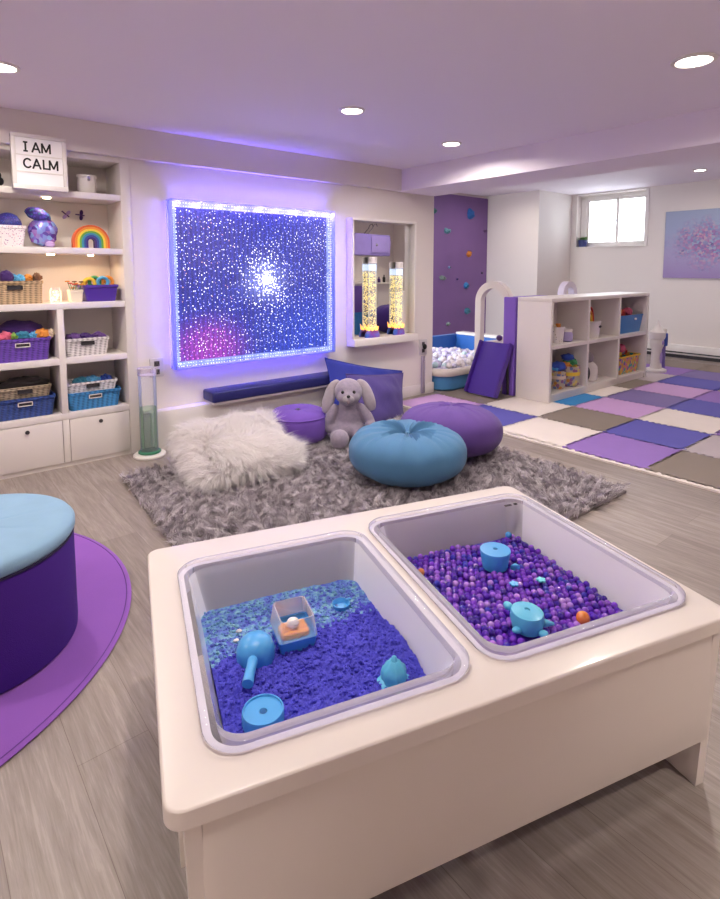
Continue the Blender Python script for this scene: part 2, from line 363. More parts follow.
# ---- shelf things
def tbox(bm, cx, cy, z0, w0, d0, w1, d1, h, r=.02, t=.006, rim=.006):
    """open tapered box with a rolled rim and wall thickness"""
    def L(w, d, z, rr): return [(cx+x, cy+y, z) for x, y in rrect(-w/2, w/2, -d/2, d/2, rr)]
    return loft(bm, [L(w0, d0, z0, r), L(w1, d1, z0+h-.02, r), L(w1+2*rim, d1+2*rim, z0+h-.018, r+rim), L(w1+2*rim, d1+2*rim, z0+h, r+rim), L(w1-2*t, d1-2*t, z0+h, r), L(w0-2*t, d0-2*t, z0+t, r)], True, True)
def basket(label, px0, px1, pyb, z, h, mat, hmat=None, yf=None, dep=.24, slot=True, taper=.9, name='storage_basket', cat='basket', group=None):
    yf = yf or SF+.03
    a = atY(px0, pyb, yf); b = atY(px1, pyb, yf); w = b.x-a.x; cx = (a.x+b.x)/2; cy = yf+dep/2
    t = thing(name, label, cat, (cx, cy, z), group)
    obj('body', tbox(bmesh.new(), cx, cy, z+.001, w*taper, dep*taper, w, dep, h), mat, t)
    if slot:
        bw, bh, zz = .085, .028, z+h*.72; yy = yf+dep*(1-taper)/2*.3-.006
        bm = bmesh.new()
        for q in ((-bw/2, bw/2, -bh/2, -bh/2+.005), (-bw/2, bw/2, bh/2-.005, bh/2), (-bw/2, -bw/2+.005, -bh/2, bh/2), (bw/2-.005, bw/2, -bh/2, bh/2)): box(bm, cx+q[0], cx+q[1], yy-.004, yy+.012, zz+q[2], zz+q[3])
        hd = obj('handle', bm, hmat or mat, t, smooth=False)
        obj('handle_shade', Bx(cx-bw/2+.004, cx+bw/2-.004, yy, yy+.014, zz-bh/2+.004, zz+bh/2-.004), M['dark'], hd, smooth=False)  # dark block put in for the shade within the handle hole
    return cx, cy, w, dep
def blob(name, label, cat, c, r, mat, nz=.02, group=None, rz=0):
    o = obj(name, El(c, r, Matrix.Rotation(rz, 3, 'Z'), 3, nz, 6), mat); return tag(o, label, cat, group)
W = {k: weave('wicker_'+k, v) for k, v in dict(purple='#6a3fb5', white='#e6e0e2', navy='#2c4a96', tan='#a8977f', blue='#3b8fd0', straw='#c9ab84', grey='#8f8378').items()}
def fibre(name, col, tl=.35):
    t = NT(name); d = t.n('ShaderNodeBsdfDiffuse'); d.inputs[0].default_value = lin(col); r = t.n('ShaderNodeBsdfTranslucent'); r.inputs[0].default_value = lin(col)
    m = t.n('ShaderNodeMixShader'); m.inputs[0].default_value = tl; t.l(d.outputs[0], m.inputs[1]); t.l(r.outputs[0], m.inputs[2]); t.l(m.outputs[0], t.out.inputs[0]); return t.m
FB = {k: fabric('cloth_'+k, v) for k, v in dict(violet='#3f2068', teal='#2f7f9e', orange='#e0903a', pink='#d4607f', lime='#7fb04a', cream='#e3cfb8', black='#2a2426', plum='#5c3a7c', sky='#58a7d8', yellow='#e6c340', red='#c23a34', blue='#2f4fb0', green='#3d8f5a', brown='#6b4a35', lilac='#b79fd8').items()}
# row of the rainbow
c = basket('white speckled planter on the rainbow shelf', -3, 27, 246, 1.492, .135, speckle('speckled_white', '#efe8ea', ['#8a5aa0', '#b57aa8', '#d8a0b0'], 90, .3), slot=False, dep=.17, taper=.82, name='planter', cat='planter', yf=SF+.06)
blob('sequin_cushion', 'dark blue sequined ball rising out of the speckled planter', 'toy', (c[0]-.005, c[1]+.01, 1.492+.145), (.08, .07, .075), speckle('sequin_blue', '#2a2a7c', ['#4a62c8', '#5a3aa0', '#233a8a'], 120, .4), .01)
sq = NT('sequins'); v = sq.n('ShaderNodeTexVoronoi', Scale=38); sq.l(sq.coord(), v.inputs['Vector'])
sq.l(sq.ramp(v.outputs['Color'], [(.15, '#5a3a9a'), (.4, '#8a7ae0'), (.6, '#8fb8f2'), (.8, '#a06ac0')]), sq.b.inputs['Base Color']); sq.b.inputs['Roughness'].default_value = .25; sq.b.inputs['Metallic'].default_value = .4
p = atY(43, 246, SF+.16)
t = thing('plush_owl', 'shiny purple and blue sequined plush toy beside the speckled planter', 'toy', (p.x, p.y, 1.493))
obj('body', El((p.x+.005, p.y, 1.492+.106), (.088, .05, .098), None, 3, .012), sq.m, t)
obj('head', El((p.x-.02, p.y-.005, 1.492+.218), (.078, .048, .045), Matrix.Rotation(.35, 3, 'Y'), 3, .008), speckle('sequin_teal', '#3c2d86', ['#3f8fb0', '#5a4ac0', '#2b6f8a'], 70, .5), t)
obj('foot', El((p.x+.035, p.y-.04, 1.492+.022), (.03, .025, .022)), FB['lilac'], t)
# paper dragonflies on the back panel
for (px, py, lab, rot) in ((65.5, 214, 'small purple paper dragonfly stuck above the rainbow, left one', .7), (80, 215, 'small dark purple paper moth stuck above the rainbow, right one', .1)):
    p = atY(px, py, SBK-.018); t = thing('paper_dragonfly', lab, 'decoration', p)
    rm = Matrix.Translation(p) @ Matrix.Rotation(rot, 4, 'Y')
    b = Bx(-.03, .03, -.003, .003, -.004, .004); b.transform(rm); obj('body', b, FB['plum'], t, smooth=False)
    for s in (-1, 1):
        b = El((.008, -.002, s*.018), (.012, .002, .02)); b.transform(rm); obj('wing', b, FB['lilac'] if rot > .5 else FB['violet'], t)
# stacking rainbow
p0 = atY(72.5, 248, SF+.1); p1 = atY(109, 248, SF+.1); rx = (p0.x+p1.x)/2; rw = (p1.x-p0.x)/2
t = thing('stacking_rainbow', 'wooden rainbow of stacking arches on the shelf', 'toy', (rx, SF+.1, 1.492))
cols = ['#e0643a', '#ec9a3c', '#f0d24a', '#6aa84a', '#3f8fb0', '#3a4f9c', '#4a2f7c']
for k, cc in enumerate(cols):
    r1 = rw*(1-k*.118); r0 = rw*(1-(k+1)*.118)+.001; ext = .045; L = []
    for yy in (0, 1):
        pts = [(r1, -0.0)]
        prof = [(math.cos(PI*i/28), math.sin(PI*i/28)) for i in range(29)]
        out = [(rx+r1*a, 1.492+ext+(r1)*b*.98) for a, b in prof]; inn = [(rx+r0*a, 1.492+ext+r0*b*.98) for a, b in reversed(prof)]
        out = [(rx+r1, 1.493)]+out+[(rx-r1, 1.493)]; inn = [(rx-r0, 1.493)]+inn+[(rx+r0, 1.493)]
        L.append([(x, SF+.075+yy*.05, z) for x, z in out+inn])
    bm = bmesh.new(); A = [bm.verts.new(q) for q in L[0]]; B = [bm.verts.new(q) for q in L[1]]; n = len(A)
    for i in range(n): bm.faces.new((A[i], A[(i+1) % n], B[(i+1) % n], B[i]))
    h2 = n//2
    for V_ in (A, B):
        for i in range(h2-1): bm.faces.new((V_[i], V_[i+1], V_[n-2-i], V_[n-1-i]))
    obj('arch', bm, plain('rainbow_%d' % k, cc, .45), t, angle=30)
# white canister, small black animal on the top shelf
p = atY(87, 194, SF+.12)
t = thing('canister', 'white cylindrical canister with lid on the top shelf right of the sign', 'canister', (p.x, p.y, 1.866))
obj('body', La([(.058, 0), (.06, .004), (.06, .105), (.058, .108)], (p.x, p.y, 1.866), 32), M['white'], t)
obj('lid', La([(.063, .106), (.064, .110), (.064, .125), (.06, .128), (.001, .128)], (p.x, p.y, 1.866), 32), M['whitetrim'], t)
obj('clasp', Bx(p.x-.008, p.x+.008, p.y-.068, p.y-.058, 1.866+.085, 1.866+.118, bev=.002), M['chrome'], t)
p = atY(-1, 187, SF+.05); t = thing('black_ornament', 'small black ornament on the top shelf at the left edge of the photo', 'ornament', (p.x, p.y, 1.866))
bm = El((p.x, p.y, 1.866+.03), (.028, .025, .03)); ell(bm, (p.x, p.y-.005, 1.866+.065), (.016, .015, .02)); obj('body', bm, M['black'], t)
# wicker row
c = basket('large woven straw basket on the second shelf down', -14, 44, 303, 1.122, .150, W['straw'], M['dark'], dep=.27, taper=.97)
for k, (px, col, nm, lab, r) in enumerate(((6, 'violet', 'toy_ball', 'dark maroon knobbly ball in the straw basket', .042), (12, 'sky', 'toy_ball', 'pale blue ball in the straw basket', .034), (20, 'sky', 'toy_block', 'light blue rounded block in the straw basket', .028), (28, 'orange', 'toy_block', 'amber block in the straw basket', .030), (37, 'brown', 'toy_figure', 'small brown figure at the right end of the straw basket', .028))):
    p = atY(px, 276, SF+.12+.03*(k % 2))
    o = tag(obj(nm, El((p.x, p.y, 1.122+.148+.012+.012*(k in (0, 4))), (r, r*.9, r*1.05), None, 3, .012), FB[col]), lab, 'toy')
# fairy-light jar
p = atY(56, 303, SF+.10); t = thing('glass_jar', 'small clear jar of glowing fairy lights beside the straw basket', 'jar', (p.x, p.y, 1.123))
obj('jar_body', La([(.034, 0), (.038, .01), (.038, .075), (.03, .09), (.03, .10)], (p.x, p.y, 1.123), 24), M['paleglass'], t)
bm = bmesh.new()
for k in range(14): ell(bm, (p.x+R.uniform(-.022, .022), p.y+R.uniform(-.022, .022), 1.123+R.uniform(.01, .075)), (.0045,)*3, None, 1)
obj('fairy_lights', bm, emit('fairy_light', '#ffc878', 9), t)
ld = bpy.data.lights.new('jar_light', 'POINT'); ld.energy = .25; ld.color = (1, .66, .32); ld.shadow_soft_size = .03; lo = bpy.data.objects.new('jar_light', ld); COL.objects.link(lo); lo.location = (p.x, p.y-.05, 1.123+.06)
# little white pot with orange flowers
p = atY(75.5, 302, SF+.08); t = thing('flower_pot', 'little cream pot of orange flowers left of the purple bucket', 'flower pot', (p.x, p.y, 1.123))
obj('pot', tbox(bmesh.new(), p.x, p.y, 1.123, .075, .07, .085, .08, .085, r=.012, t=.004, rim=.003), plain('cream_pot', '#ece3cf', .5), t)
obj('soil', Bx(p.x-.035, p.x+.035, p.y-.032, p.y+.032, 1.18, 1.195), FB['brown'], t, smooth=False)
for k in range(9):
    a = Vector((p.x+R.uniform(-.035, .035), p.y+R.uniform(-.03, .03), 1.195)); b = a+Vector((R.uniform(-.02, .02), R.uniform(-.02, .02), R.uniform(.02, .085)))
    s = obj('stem', tube(bmesh.new(), [a, b], .002, 6), FB['green'], t)
    bm = bmesh.new()
    for q in range(5): ell(bm, b+Vector((math.cos(q*1.257)*.009, math.sin(q*1.257)*.009, 0)), (.008, .008, .005), None, 1)
    obj('bloom', bm, FB[R.choice(['orange', 'red', 'orange', 'brown'])], s)
# purple bucket
c = basket('deep purple bucket of rainbow toys at the right of the second shelf', 85, 119, 301, 1.122, .115, plain('purple_plastic', '#4b2a9c', .35, coat=.3), slot=False, dep=.2, taper=.86, name='storage_bucket', cat='bucket', yf=SF+.04)
hb = obj('heart_badge', El((c[0]-.01, SF+.048, 1.122+.09), (.014, .006, .014)), FB['lilac']); hb.parent = bpy.data.objects['storage_bucket']; hb.matrix_parent_inverse = Matrix.Translation(-bpy.data.objects['storage_bucket'].location)
for k, (dx, dz, col, r, lab) in enumerate(((-.06, .02, 'yellow', .036, 'yellow ring toy at the left in the purple bucket'), (-.018, .03, 'green', .036, 'green ring toy in the purple bucket'), (.03, .03, 'sky', .034, 'blue ring toy in the purple bucket'), (.066, .03, 'orange', .036, 'orange ring toy at the right in the purple bucket'))):
    x, y, z = c[0]+dx, c[1]-.02+.02*(k % 2), 1.122+.115+dz-.012
    o = tag(obj('ring_toy', tube(bmesh.new(), [(x+r*math.cos(a), y, z+r*math.sin(a)) for a in [2*PI*i/20 for i in range(20)]], .0115, 8, True), FB[col]), lab, 'toy')
o = tag(obj('toy_arch', tube(bmesh.new(), [(c[0]+.088*math.cos(a), c[1]+.05, 1.21+.075*math.sin(a)) for a in [PI*i/18 for i in range(19)]], .016, 8), FB['orange']), 'orange toy arch standing at the back of the purple bucket', 'toy')
# third row
c = basket('purple woven basket heaped with scarves on the third shelf', -6, 52, 364, .748, .150, W['purple'], M['white'], dep=.27)
for k, (px, col, r, zz, yy, lab) in enumerate(((20, 'violet', (.15, .10, .085), .175, .16, 'big dark purple scarf heaped at the back of the purple basket'), (5, 'pink', (.045, .05, .04), .155, .07, 'pink scarf at the front left of the purple basket'), (14, 'lime', (.035, .045, .032), .152, .07, 'green scarf in the purple basket'), (22, 'teal', (.05, .05, .042), .155, .07, 'teal scarf in the purple basket'), (33, 'sky', (.035, .045, .035), .152, .075, 'light blue scarf in the purple basket'), (41, 'orange', (.045, .05, .046), .158, .07, 'orange scarf in the purple basket'), (50, 'cream', (.022, .035, .034), .165, .08, 'cream knitted scarf at the right end of the purple basket'))):
    p = atY(px, 330, SF+.03+yy); blob('scarf', lab, 'scarf', (p.x, p.y, .748+zz), r, FB[col], .02)
c = basket('white woven basket on the third shelf, below the purple bucket', 66, 110, 357, .748, .125, W['white'], M['dark'], dep=.24)
for px, col, lab in ((74, 'plum', 'plum fabric roll at the left in the white basket'), (85, 'violet', 'dark violet fabric roll in the middle of the white basket'), (98, 'plum', 'plum fabric roll at the right in the white basket')):
    p = atY(px, 335, SF+.12); blob('fabric_roll', lab, 'cloth', (p.x, p.y, .748+.118), (.052, .06, .036), FB[col], .02)
# bottom row : nested baskets
c = basket('royal blue woven basket on the bottom shelf', -6, 57, 424, .370, .135, W['navy'], M['white'], dep=.27)
b2 = basket('taupe woven basket stacked in the royal blue basket', -2, 52, 404, .472, .105, W['tan'], M['dark'], dep=.22, yf=SF+.05)
p = atY(24, 390, SF+.14); blob('folded_cloth', 'black cloth bundled in the taupe basket', 'cloth', (p.x, p.y, .578), (.15, .07, .05), FB['black'], .03)
c = basket('bright blue woven basket on the bottom shelf', 69, 122, 412, .370, .125, W['blue'], M['white'], dep=.25)
b3 = basket('white woven basket stacked in the bright blue basket', 67.5, 118, 396, .465, .095, W['white'], M['dark'], dep=.21, yf=SF+.05)
for px, col, lab, r in ((80, 'teal', 'teal felt sheet at the left in the upper white basket', .05), (92, 'sky', 'light blue felt sheet in the upper white basket', .055), (106, 'blue', 'dark blue felt sheet at the right in the upper white basket', .04)):
    p = atY(px, 380, SF+.14); blob('felt_sheet', lab, 'cloth', (p.x, p.y, .553), (r, .06, .032), FB[col], .02)

# ================================================================== BACK WALL: light panel
PY0 = 4.075
a = atY(172, 198, PY0); b = atY(335, 212, PY0); c2 = atY(175, 369, PY0); d2 = atY(335.5, 353, PY0)
px0, px1, pz0, pz1 = (a.x+c2.x)/2, (b.x+d2.x)/2, (c2.z+d2.z)/2, (a.z+b.z)/2
lp = thing('light_panel', 'large square acrylic wall panel of glittering blue and violet light strands', 'light panel', ((px0+px1)/2, D-.05, pz0))
g = NT('panel_glow'); co = g.coord(what='Generated')
sep = g.n('ShaderNodeSeparateXYZ'); g.l(co, sep.inputs[0])
def dist2(nt, cx, cz, k):
    s = nt.n('ShaderNodeVectorMath', operation='DISTANCE'); cmb = nt.n('ShaderNodeCombineXYZ'); cmb.inputs[1].default_value = .5
    nt.l(sep.outputs[0], cmb.inputs[0]); nt.l(sep.outputs[2], cmb.inputs[2]); nt.l(cmb.outputs[0], s.inputs[0]); s.inputs[1].default_value = (cx, .5, cz)
    m = nt.n('ShaderNodeMapRange', interpolation_type='SMOOTHERSTEP'); m.inputs[1].default_value = 0; m.inputs[2].default_value = k; m.inputs[3].default_value = 1; m.inputs[4].default_value = 0; nt.l(s.outputs['Value'], m.inputs[0]); return m.outputs[0]
nz = g.n('ShaderNodeTexNoise', Scale=3, Detail=4); g.l(co, nz.inputs['Vector'])
base = g.ramp(nz.outputs[0], [(.3, '#231f98'), (.5, '#303ab8'), (.7, '#2c34b0')])
def mixc(fac, c1, c2c):
    m = g.n('ShaderNodeMixRGB'); g.l(fac, m.inputs[0]); g.l(c1, m.inputs[1]); m.inputs[2].default_value = lin(c2c); return m.outputs[0]
base = mixc(dist2(g, .95, .05, .75), base, '#1246d8'); base = mixc(dist2(g, .17, .04, .36), base, '#b038cc'); base = mixc(dist2(g, .12, .85, .5), base, '#4a44b4')
base = mixc(dist2(g, .54, .52, .24), base, '#8f98f0')
wv = g.n('ShaderNodeTexWave', Scale=11, Distortion=.5, bands_direction='X'); g.l(co, wv.inputs['Vector'])
mrw = g.n('ShaderNodeMapRange'); mrw.inputs[3].default_value = .55; mrw.inputs[4].default_value = 1.05; g.l(wv.outputs['Fac'], mrw.inputs[0]); hs = g.n('ShaderNodeHueSaturation'); g.l(base, hs.inputs['Color']); g.l(mrw.outputs[0], hs.inputs['Value']); base = hs.outputs[0]
g.l(base, g.b.inputs['Emission Color']); g.b.inputs['Base Color'].default_value = (.01, .01, .05, 1); g.b.inputs['Emission Strength'].default_value = .72; g.b.inputs['Roughness'].default_value = .3
obj('back_plate', Bx(px0+.052, px1-.052, D-.045, D-.035, pz0+.052, pz1-.052), g.m, lp, smooth=False)
bm = bmesh.new()
for q in ((px0+.013, px1-.013, pz0+.013, pz0+.051), (px0+.013, px1-.013, pz1-.051, pz1-.013), (px0+.013, px0+.051, pz0+.0515, pz1-.0515), (px1-.051, px1-.013, pz0+.0515, pz1-.0515)): box(bm, q[0], q[1], D-.045, D-.035, q[2], q[3])
gb = NT('border_glow'); n_b = gb.n('ShaderNodeTexNoise', Scale=14, Detail=3); gb.l(gb.coord(), n_b.inputs['Vector']); gb.l(gb.ramp(n_b.outputs[0], [(.35, '#6a7ce0'), (.6, '#a4b4f4'), (.75, '#c8d4ff')]), gb.b.inputs['Emission Color']); gb.b.inputs['Emission Strength'].default_value = .8; gb.b.inputs['Base Color'].default_value = (.1, .1, .2, 1)
obj('border_plate', bm, gb.m, lp, smooth=False)
# strands of glittering beads (nobody could count them)
pts = []; ncol = 72
for k in range(ncol):
    x = px0+.06+(px1-px0-.12)*(k+.5)/ncol
    for q in range(46):
        z = pz0+.06+(pz1-pz0-.12)*(q+R.random())/46
        if R.random() < .78: pts.append((x+R.gauss(0, .004), R.uniform(PY0+.018, D-.05), z, R.uniform(.0018, .0046)))
for k in range(330):
    rr = abs(R.gauss(0, .125)); aa = R.uniform(0, 2*PI); pts.append((px0+(px1-px0)*.54+rr*math.cos(aa), R.uniform(PY0+.018, D-.05), pz0+(pz1-pz0)*.52+rr*math.sin(aa), R.uniform(.003, .0065)))
for k in range(45):
    rr = abs(R.gauss(0, .016)); aa = R.uniform(0, 2*PI); pts.append((px0+(px1-px0)*.54+rr*math.cos(aa), R.uniform(PY0+.018, D-.05), pz0+(pz1-pz0)*.52+rr*math.sin(aa), R.uniform(.005, .010)))
bm = bmesh.new()
for (x, y, z, r) in pts:
    if not (px0+.05 < x < px1-.05 and pz0+.05 < z < pz1-.05): continue
    o = [bm.verts.new((x+dx*r, y+dy*r, z+dz*r*1.25)) for dx, dy, dz in ((1, 0, 0), (-1, 0, 0), (0, 1, 0), (0, -1, 0), (0, 0, 1), (0, 0, -1))]
    u = (x-px0)/(px1-px0); vv = (z-pz0)/(pz1-pz0); dc = math.hypot(u-.54, vv-.52); q = R.random()
    mi = 0 if q < .40+(.4 if dc < .08 else .22 if dc < .2 else 0) else 1 if q < .75 else 2
    if mi and math.hypot(u-.17, vv-.04) < .2 and R.random() < .7: mi = 3
    if mi == 1 and u < .35 and vv > .4 and R.random() < .35: mi = 4
    for f in ((0, 2, 4), (2, 1, 4), (1, 3, 4), (3, 0, 4), (2, 0, 5), (1, 2, 5), (3, 1, 5), (0, 3, 5)): bm.faces.new([o[i] for i in f]).material_index = mi
obj('light_strands', bm, [emit('bead_white', '#f6f4ff', 2.4), emit('bead_blue', '#8f9cff', 1.3), emit('bead_deep', '#4a58e0', .9), emit('bead_pink', '#f090ee', 1.4), emit('bead_amber', '#f0b890', 1.1)], lp, smooth=False, kind='stuff')
# clear acrylic box front, LED line round its border, blue strip behind
bm = bmesh.new()
for q in ((px0, px1, pz0, pz0+.012), (px0, px1, pz1-.012, pz1), (px0, px0+.012, pz0+.012, pz1-.012), (px1-.012, px1, pz0+.012, pz1-.012)): box(bm, q[0], q[1], PY0, D-.003, q[2], q[3], bev=.002)
obj('acrylic_frame', bm, clear('acrylic_lit', '#f2f4ff', '#d8e0ff', .12, .08), lp)
obj('acrylic_front', Bx(px0+.0125, px1-.0125, PY0+.004, PY0+.009, pz0+.0125, pz1-.0125), clear('acrylic_clear', '#ffffff', '#dfe6ff', .0, .06), lp, smooth=False)
bm = bmesh.new(); nled = 62
for k in range(nled):
    for s in (0, 1):
        x = px0+.03+(px1-px0-.06)*k/(nled-1); z = pz0+.03+(pz1-pz0-.06)*k/(nled-1)
        for e in (0, 1):
            ell(bm, (x+R.gauss(0, .004), PY0+.03, (pz1-.022-.024*e) if s else pz0+.020+.022*e), (R.uniform(.0025, .005),)*3, None, 1)
            ell(bm, ((px1-.022-.024*e) if s else px0+.022+.022*e, PY0+.03, z+R.gauss(0, .004)), (R.uniform(.0025, .005),)*3, None, 1)
obj('led_chain', bm, emit('led_pale', '#d8e2ff', 1.5), lp, kind='stuff')
bm = bmesh.new()
for q in ((px0+.06, px1-.06, pz0+.056, pz0+.076), (px0+.06, px1-.06, pz1-.076, pz1-.056), (px0+.056, px0+.076, pz0+.08, pz1-.08), (px1-.076, px1-.056, pz0+.08, pz1-.08)): box(bm, q[0], q[1], D-.030, D-.022, q[2], q[3])
obj('led_strip', bm, emit('led_blue', '#6a58ff', 150), lp, smooth=False)

for k in range(9):     # lamps added along the panel's top edge to throw violet on the ceiling
    for (x, z) in [(px0+.06+(px1-px0-.12)*k/8, pz1-.03)]:
        ld = bpy.data.lights.new('panel_spill_lamp', 'POINT'); ld.energy = 1.2; ld.color = (.36, .24, 1.); ld.shadow_soft_size = .006
        lo = bpy.data.objects.new('panel_spill_lamp', ld); COL.objects.link(lo); lo.location = (x, PY0+.014, z)
# ================================================================== mirror
a = atY(352, 216, 4.09); b = atY(416.5, 223, 4.09); c2 = atY(353, 347, 4.09); d2 = atY(416, 340, 4.09)
mx0, mx1, mz0, mz1 = (a.x+c2.x)/2, (b.x+d2.x)/2, (c2.z+d2.z)/2, (a.z+b.z)/2
mr = thing('framed_mirror', 'tall wall mirror in a white box frame with a ledge', 'mirror', ((mx0+mx1)/2, D-.05, mz0))
fw = .024; bm = bmesh.new()
for q in ((mx0, mx1, mz1-fw, mz1), (mx0, mx0+fw, mz0+.07, mz1-fw), (mx1-fw, mx1, mz0+.07, mz1-fw)): box(bm, q[0], q[1], 4.09, D-.001, q[2], q[3], bev=.004)
obj('frame', bm, M['whitetrim'], mr)
obj('ledge', Bx(mx0, mx1, 4.055, D-.001, mz0, mz0+.07, bev=.006), M['whitetrim'], mr)
obj('mirror_glass', Bx(mx0+fw-.005, mx1-fw+.005, D-.014, D-.008, mz0+.06, mz1-fw+.005), M['mirror'], mr, smooth=False)
def bubble_tube(label, px, pyb, pyt, rb, rt):
    p = atY(px, pyb, 4.122); z0 = mz0+.071; zt = atY(px, pyt, 4.122).z
    t = thing('bubble_tube', label, 'bubble lamp', (p.x, 4.122, z0), 'bubble tubes')
    g = NT('base_swirl'); n = g.n('ShaderNodeTexNoise', Scale=9); g.l(g.coord(), n.inputs['Vector']); g.l(g.ramp(n.outputs[0], [(.4, '#3f62c8'), (.55, '#8a4ab4'), (.7, '#5f7fe0')]), g.b.inputs['Base Color']); g.b.inputs['Roughness'].default_value = .3
    obj('base', La([(rb, 0), (rb, .02), (rb*.9, .045), (rb*.7, .065), (rt*1.1, .075), (.001, .075)], (p.x, 4.122, z0), 32, fn=lambda q, a: Vector((q.x, q.y*.42, q.z))), g.m, t)
    obj('tube', La([(rt, .07), (rt, zt-z0-.05)], (p.x, 4.122, z0), 24, close=False), M['acrylic'], t)
    bm = bmesh.new()
    for k in range(300):
        aa = R.uniform(0, 2*PI); rr = rt*.86*math.sqrt(R.random()); ell(bm, (p.x+rr*math.cos(aa), 4.122+rr*math.sin(aa), z0+R.uniform(.09, zt-z0-.14)), (R.uniform(.003, .007),)*3, None, 1)
    obj('bubbles', bm, emit('bubble_glow', '#f0dc9c', .75), t, kind='stuff')
    bm = bmesh.new()
    for k in range(9):
        aa = 2*PI*k/9; q = Vector((p.x+rt*1.2*math.cos(aa), 4.122+rt*.9*math.sin(aa), z0+.07)); tube(bm, [q, q+Vector((.02*math.cos(aa), -abs(.012*math.sin(aa)), 0.035+.02*(k % 2)))], [.012, .002], 6)
    obj('base_glow', bm, emit('amber_glow', '#ffb860', 1.2), t)  # petal shapes that glow, put in for the amber light round the base
    obj('cap', La([(rt*1.06, 0), (rt*1.06, .055), (rt*.9, .062), (.001, .062)], (p.x, 4.122, zt-.062), 24), M['whitetrim'], t)
    obj('water_top', La([(rt*.93, 0), (rt*.93, .06)], (p.x, 4.122, zt-.13), 24), emit('water_top', '#dfe8f0', .6), t)
bubble_tube('taller glowing bubble tube on the left of the mirror ledge', 372.3, 334, 257, .092, .042)
bubble_tube('shorter glowing bubble tube on the right of the mirror ledge', 398.8, 333, 262, .078, .038)
# lilac padded hanging on a hook in front of the glass
a = atY(355, 233, 4.12); b = atY(391, 256, 4.12)
t = thing('hanging_pouch', 'lilac folded fabric pouch hanging from a wire hook on the mirror', 'pouch', ((a.x+b.x)/2, 4.13, b.z))
bm = Bx(a.x, b.x, 4.12, 4.155, b.z, a.z, bev=.014, seg=3); bmesh.ops.subdivide_edges(bm, edges=bm.edges[:], cuts=3, use_grid_fill=True)
for v in bm.verts: v.co += Vector((0, -.010, 0))*noise.noise(v.co*16)+Vector((noise.noise(v.co*9)*.014, 0, noise.noise(v.co*9+Vector((5, 5, 5)))*.012))
obj('pouch_body', bm, fabric('lilac_felt', '#8f7fc4'), t)
bm = Bx(a.x+.2, b.x-.02, 4.108, 4.119, b.z+.03, a.z-.02, bev=.004); obj('flap', bm, fabric('lilac_felt_pale', '#9c8ccc'), t)
obj('button', El(((a.x+b.x)/2+.03, 4.104, (a.z+b.z)/2), (.014, .006, .014)), M['chrome'], t)
hx = (a.x+b.x)/2; obj('hook', tube(bmesh.new(), [(hx-.06, 4.135, a.z), (hx, 4.135, a.z+.055), (hx+.02, 4.135, a.z+.09), (hx+.05, 4.135, a.z+.10), (hx+.06, 4.135, a.z+.075)], .004, 8), M['chrome'], t)

# outlets
def outlet(label, x0, x1, z0, z1, plug=False):
    t = thing('wall_outlet', label, 'outlet', ((x0+x1)/2, D-.005, z0))
    obj('cover_plate', Bx(x0, x1, D-.012, D-.0005, z0, z1, bev=.003), plain('outlet_plate', '#c9c2c4', .35), t)
    xm = (x0+x1)/2
    for s in (0, 1):
        zc = z0+(z1-z0)*(.28 if s == 0 else .72)
        f = obj('socket', Bx(xm-.02, xm+.02, D-.016, D-.011, zc-.02, zc+.02, bev=.004), plain('socket_face', '#5f585c', .4), t)
        b = bmesh.new(); box(b, xm-.012, xm-.006, D-.018, D-.015, zc-.004, zc+.012); box(b, xm+.006, xm+.012, D-.018, D-.015, zc-.004, zc+.012); box(b, xm-.004, xm+.004, D-.018, D-.015, zc-.015, zc-.007); obj('slot', b, M['black'], f, smooth=False)
    if plug: obj('plug', El((xm, D-.035, z0+(z1-z0)*.55), (.022, .026, .03), None, 2), M['black'], t)
    return t
outlet('white double outlet on the wall behind the green sensory tube', 1.395, 1.495, .545, .685)
outlet('white outlet with a black plug right below the mirror', 4.215, 4.335, .43, .60, True)
t = thing('cord_cover', 'clear plastic cord cover running from the right outlet down to the baseboard', 'cord cover', (4.26, D-.03, .02))
obj('channel', Bx(4.235, 4.285, D-.036, D-.0165, .02, .42, bev=.005), M['paleglass'], t)
obj('cord', tube(bmesh.new(), [(4.26, D-.027, .43), (4.258, D-.027, .25), (4.262, D-.027, .03)], .004, 8), M['whitetrim'], t)

# wall bench : long blue pad on the plinth
t = thing('wall_bench', 'long dark blue padded bench seat under the light panel', 'bench', (2.4, 4.06, .301))
obj('pad', Bx(1.80, 3.28, 3.99, D-.002, .318, .405, bev=.016, seg=3), fabric('blue_vinyl', '#1d1e66', .03, .5, .1), t)
obj('seat_board', Bx(1.815, 3.27, 4.005, D-.002, .301, .318), M['white'], t, smooth=False)

# ================================================================== sensory tube (green)
p = atZ(149.5, 455.5); q = Vector((p.x, p.y-.01, 0))
t = thing('sensory_tube', 'tall clear tube of green liquid on a round white base beside the bookcase', 'sensory tube', q)
obj('base', La([(.105, 0), (.112, .006), (.112, .016), (.104, .024), (.06, .026), (.001, .026)], q, 40), M['whitetrim'], t)
obj('foot_ring', La([(.07, .026), (.078, .03), (.078, .04), (.07, .046), (.06, .046)], q, 32), plain('teal_ring', '#3f7f62', .35), t)
obj('liquid', La([(.056, .046), (.056, .36), (.001, .36)], q, 32), M['green'], t)
obj('tube_wall', La([(.061, .04), (.061, .60)], q, 32, close=False), M['acrylic'], t)
obj('cap', La([(.064, .595), (.065, .60), (.065, .64), (.06, .648), (.001, .648)], q, 32), M['paleglass'], t)

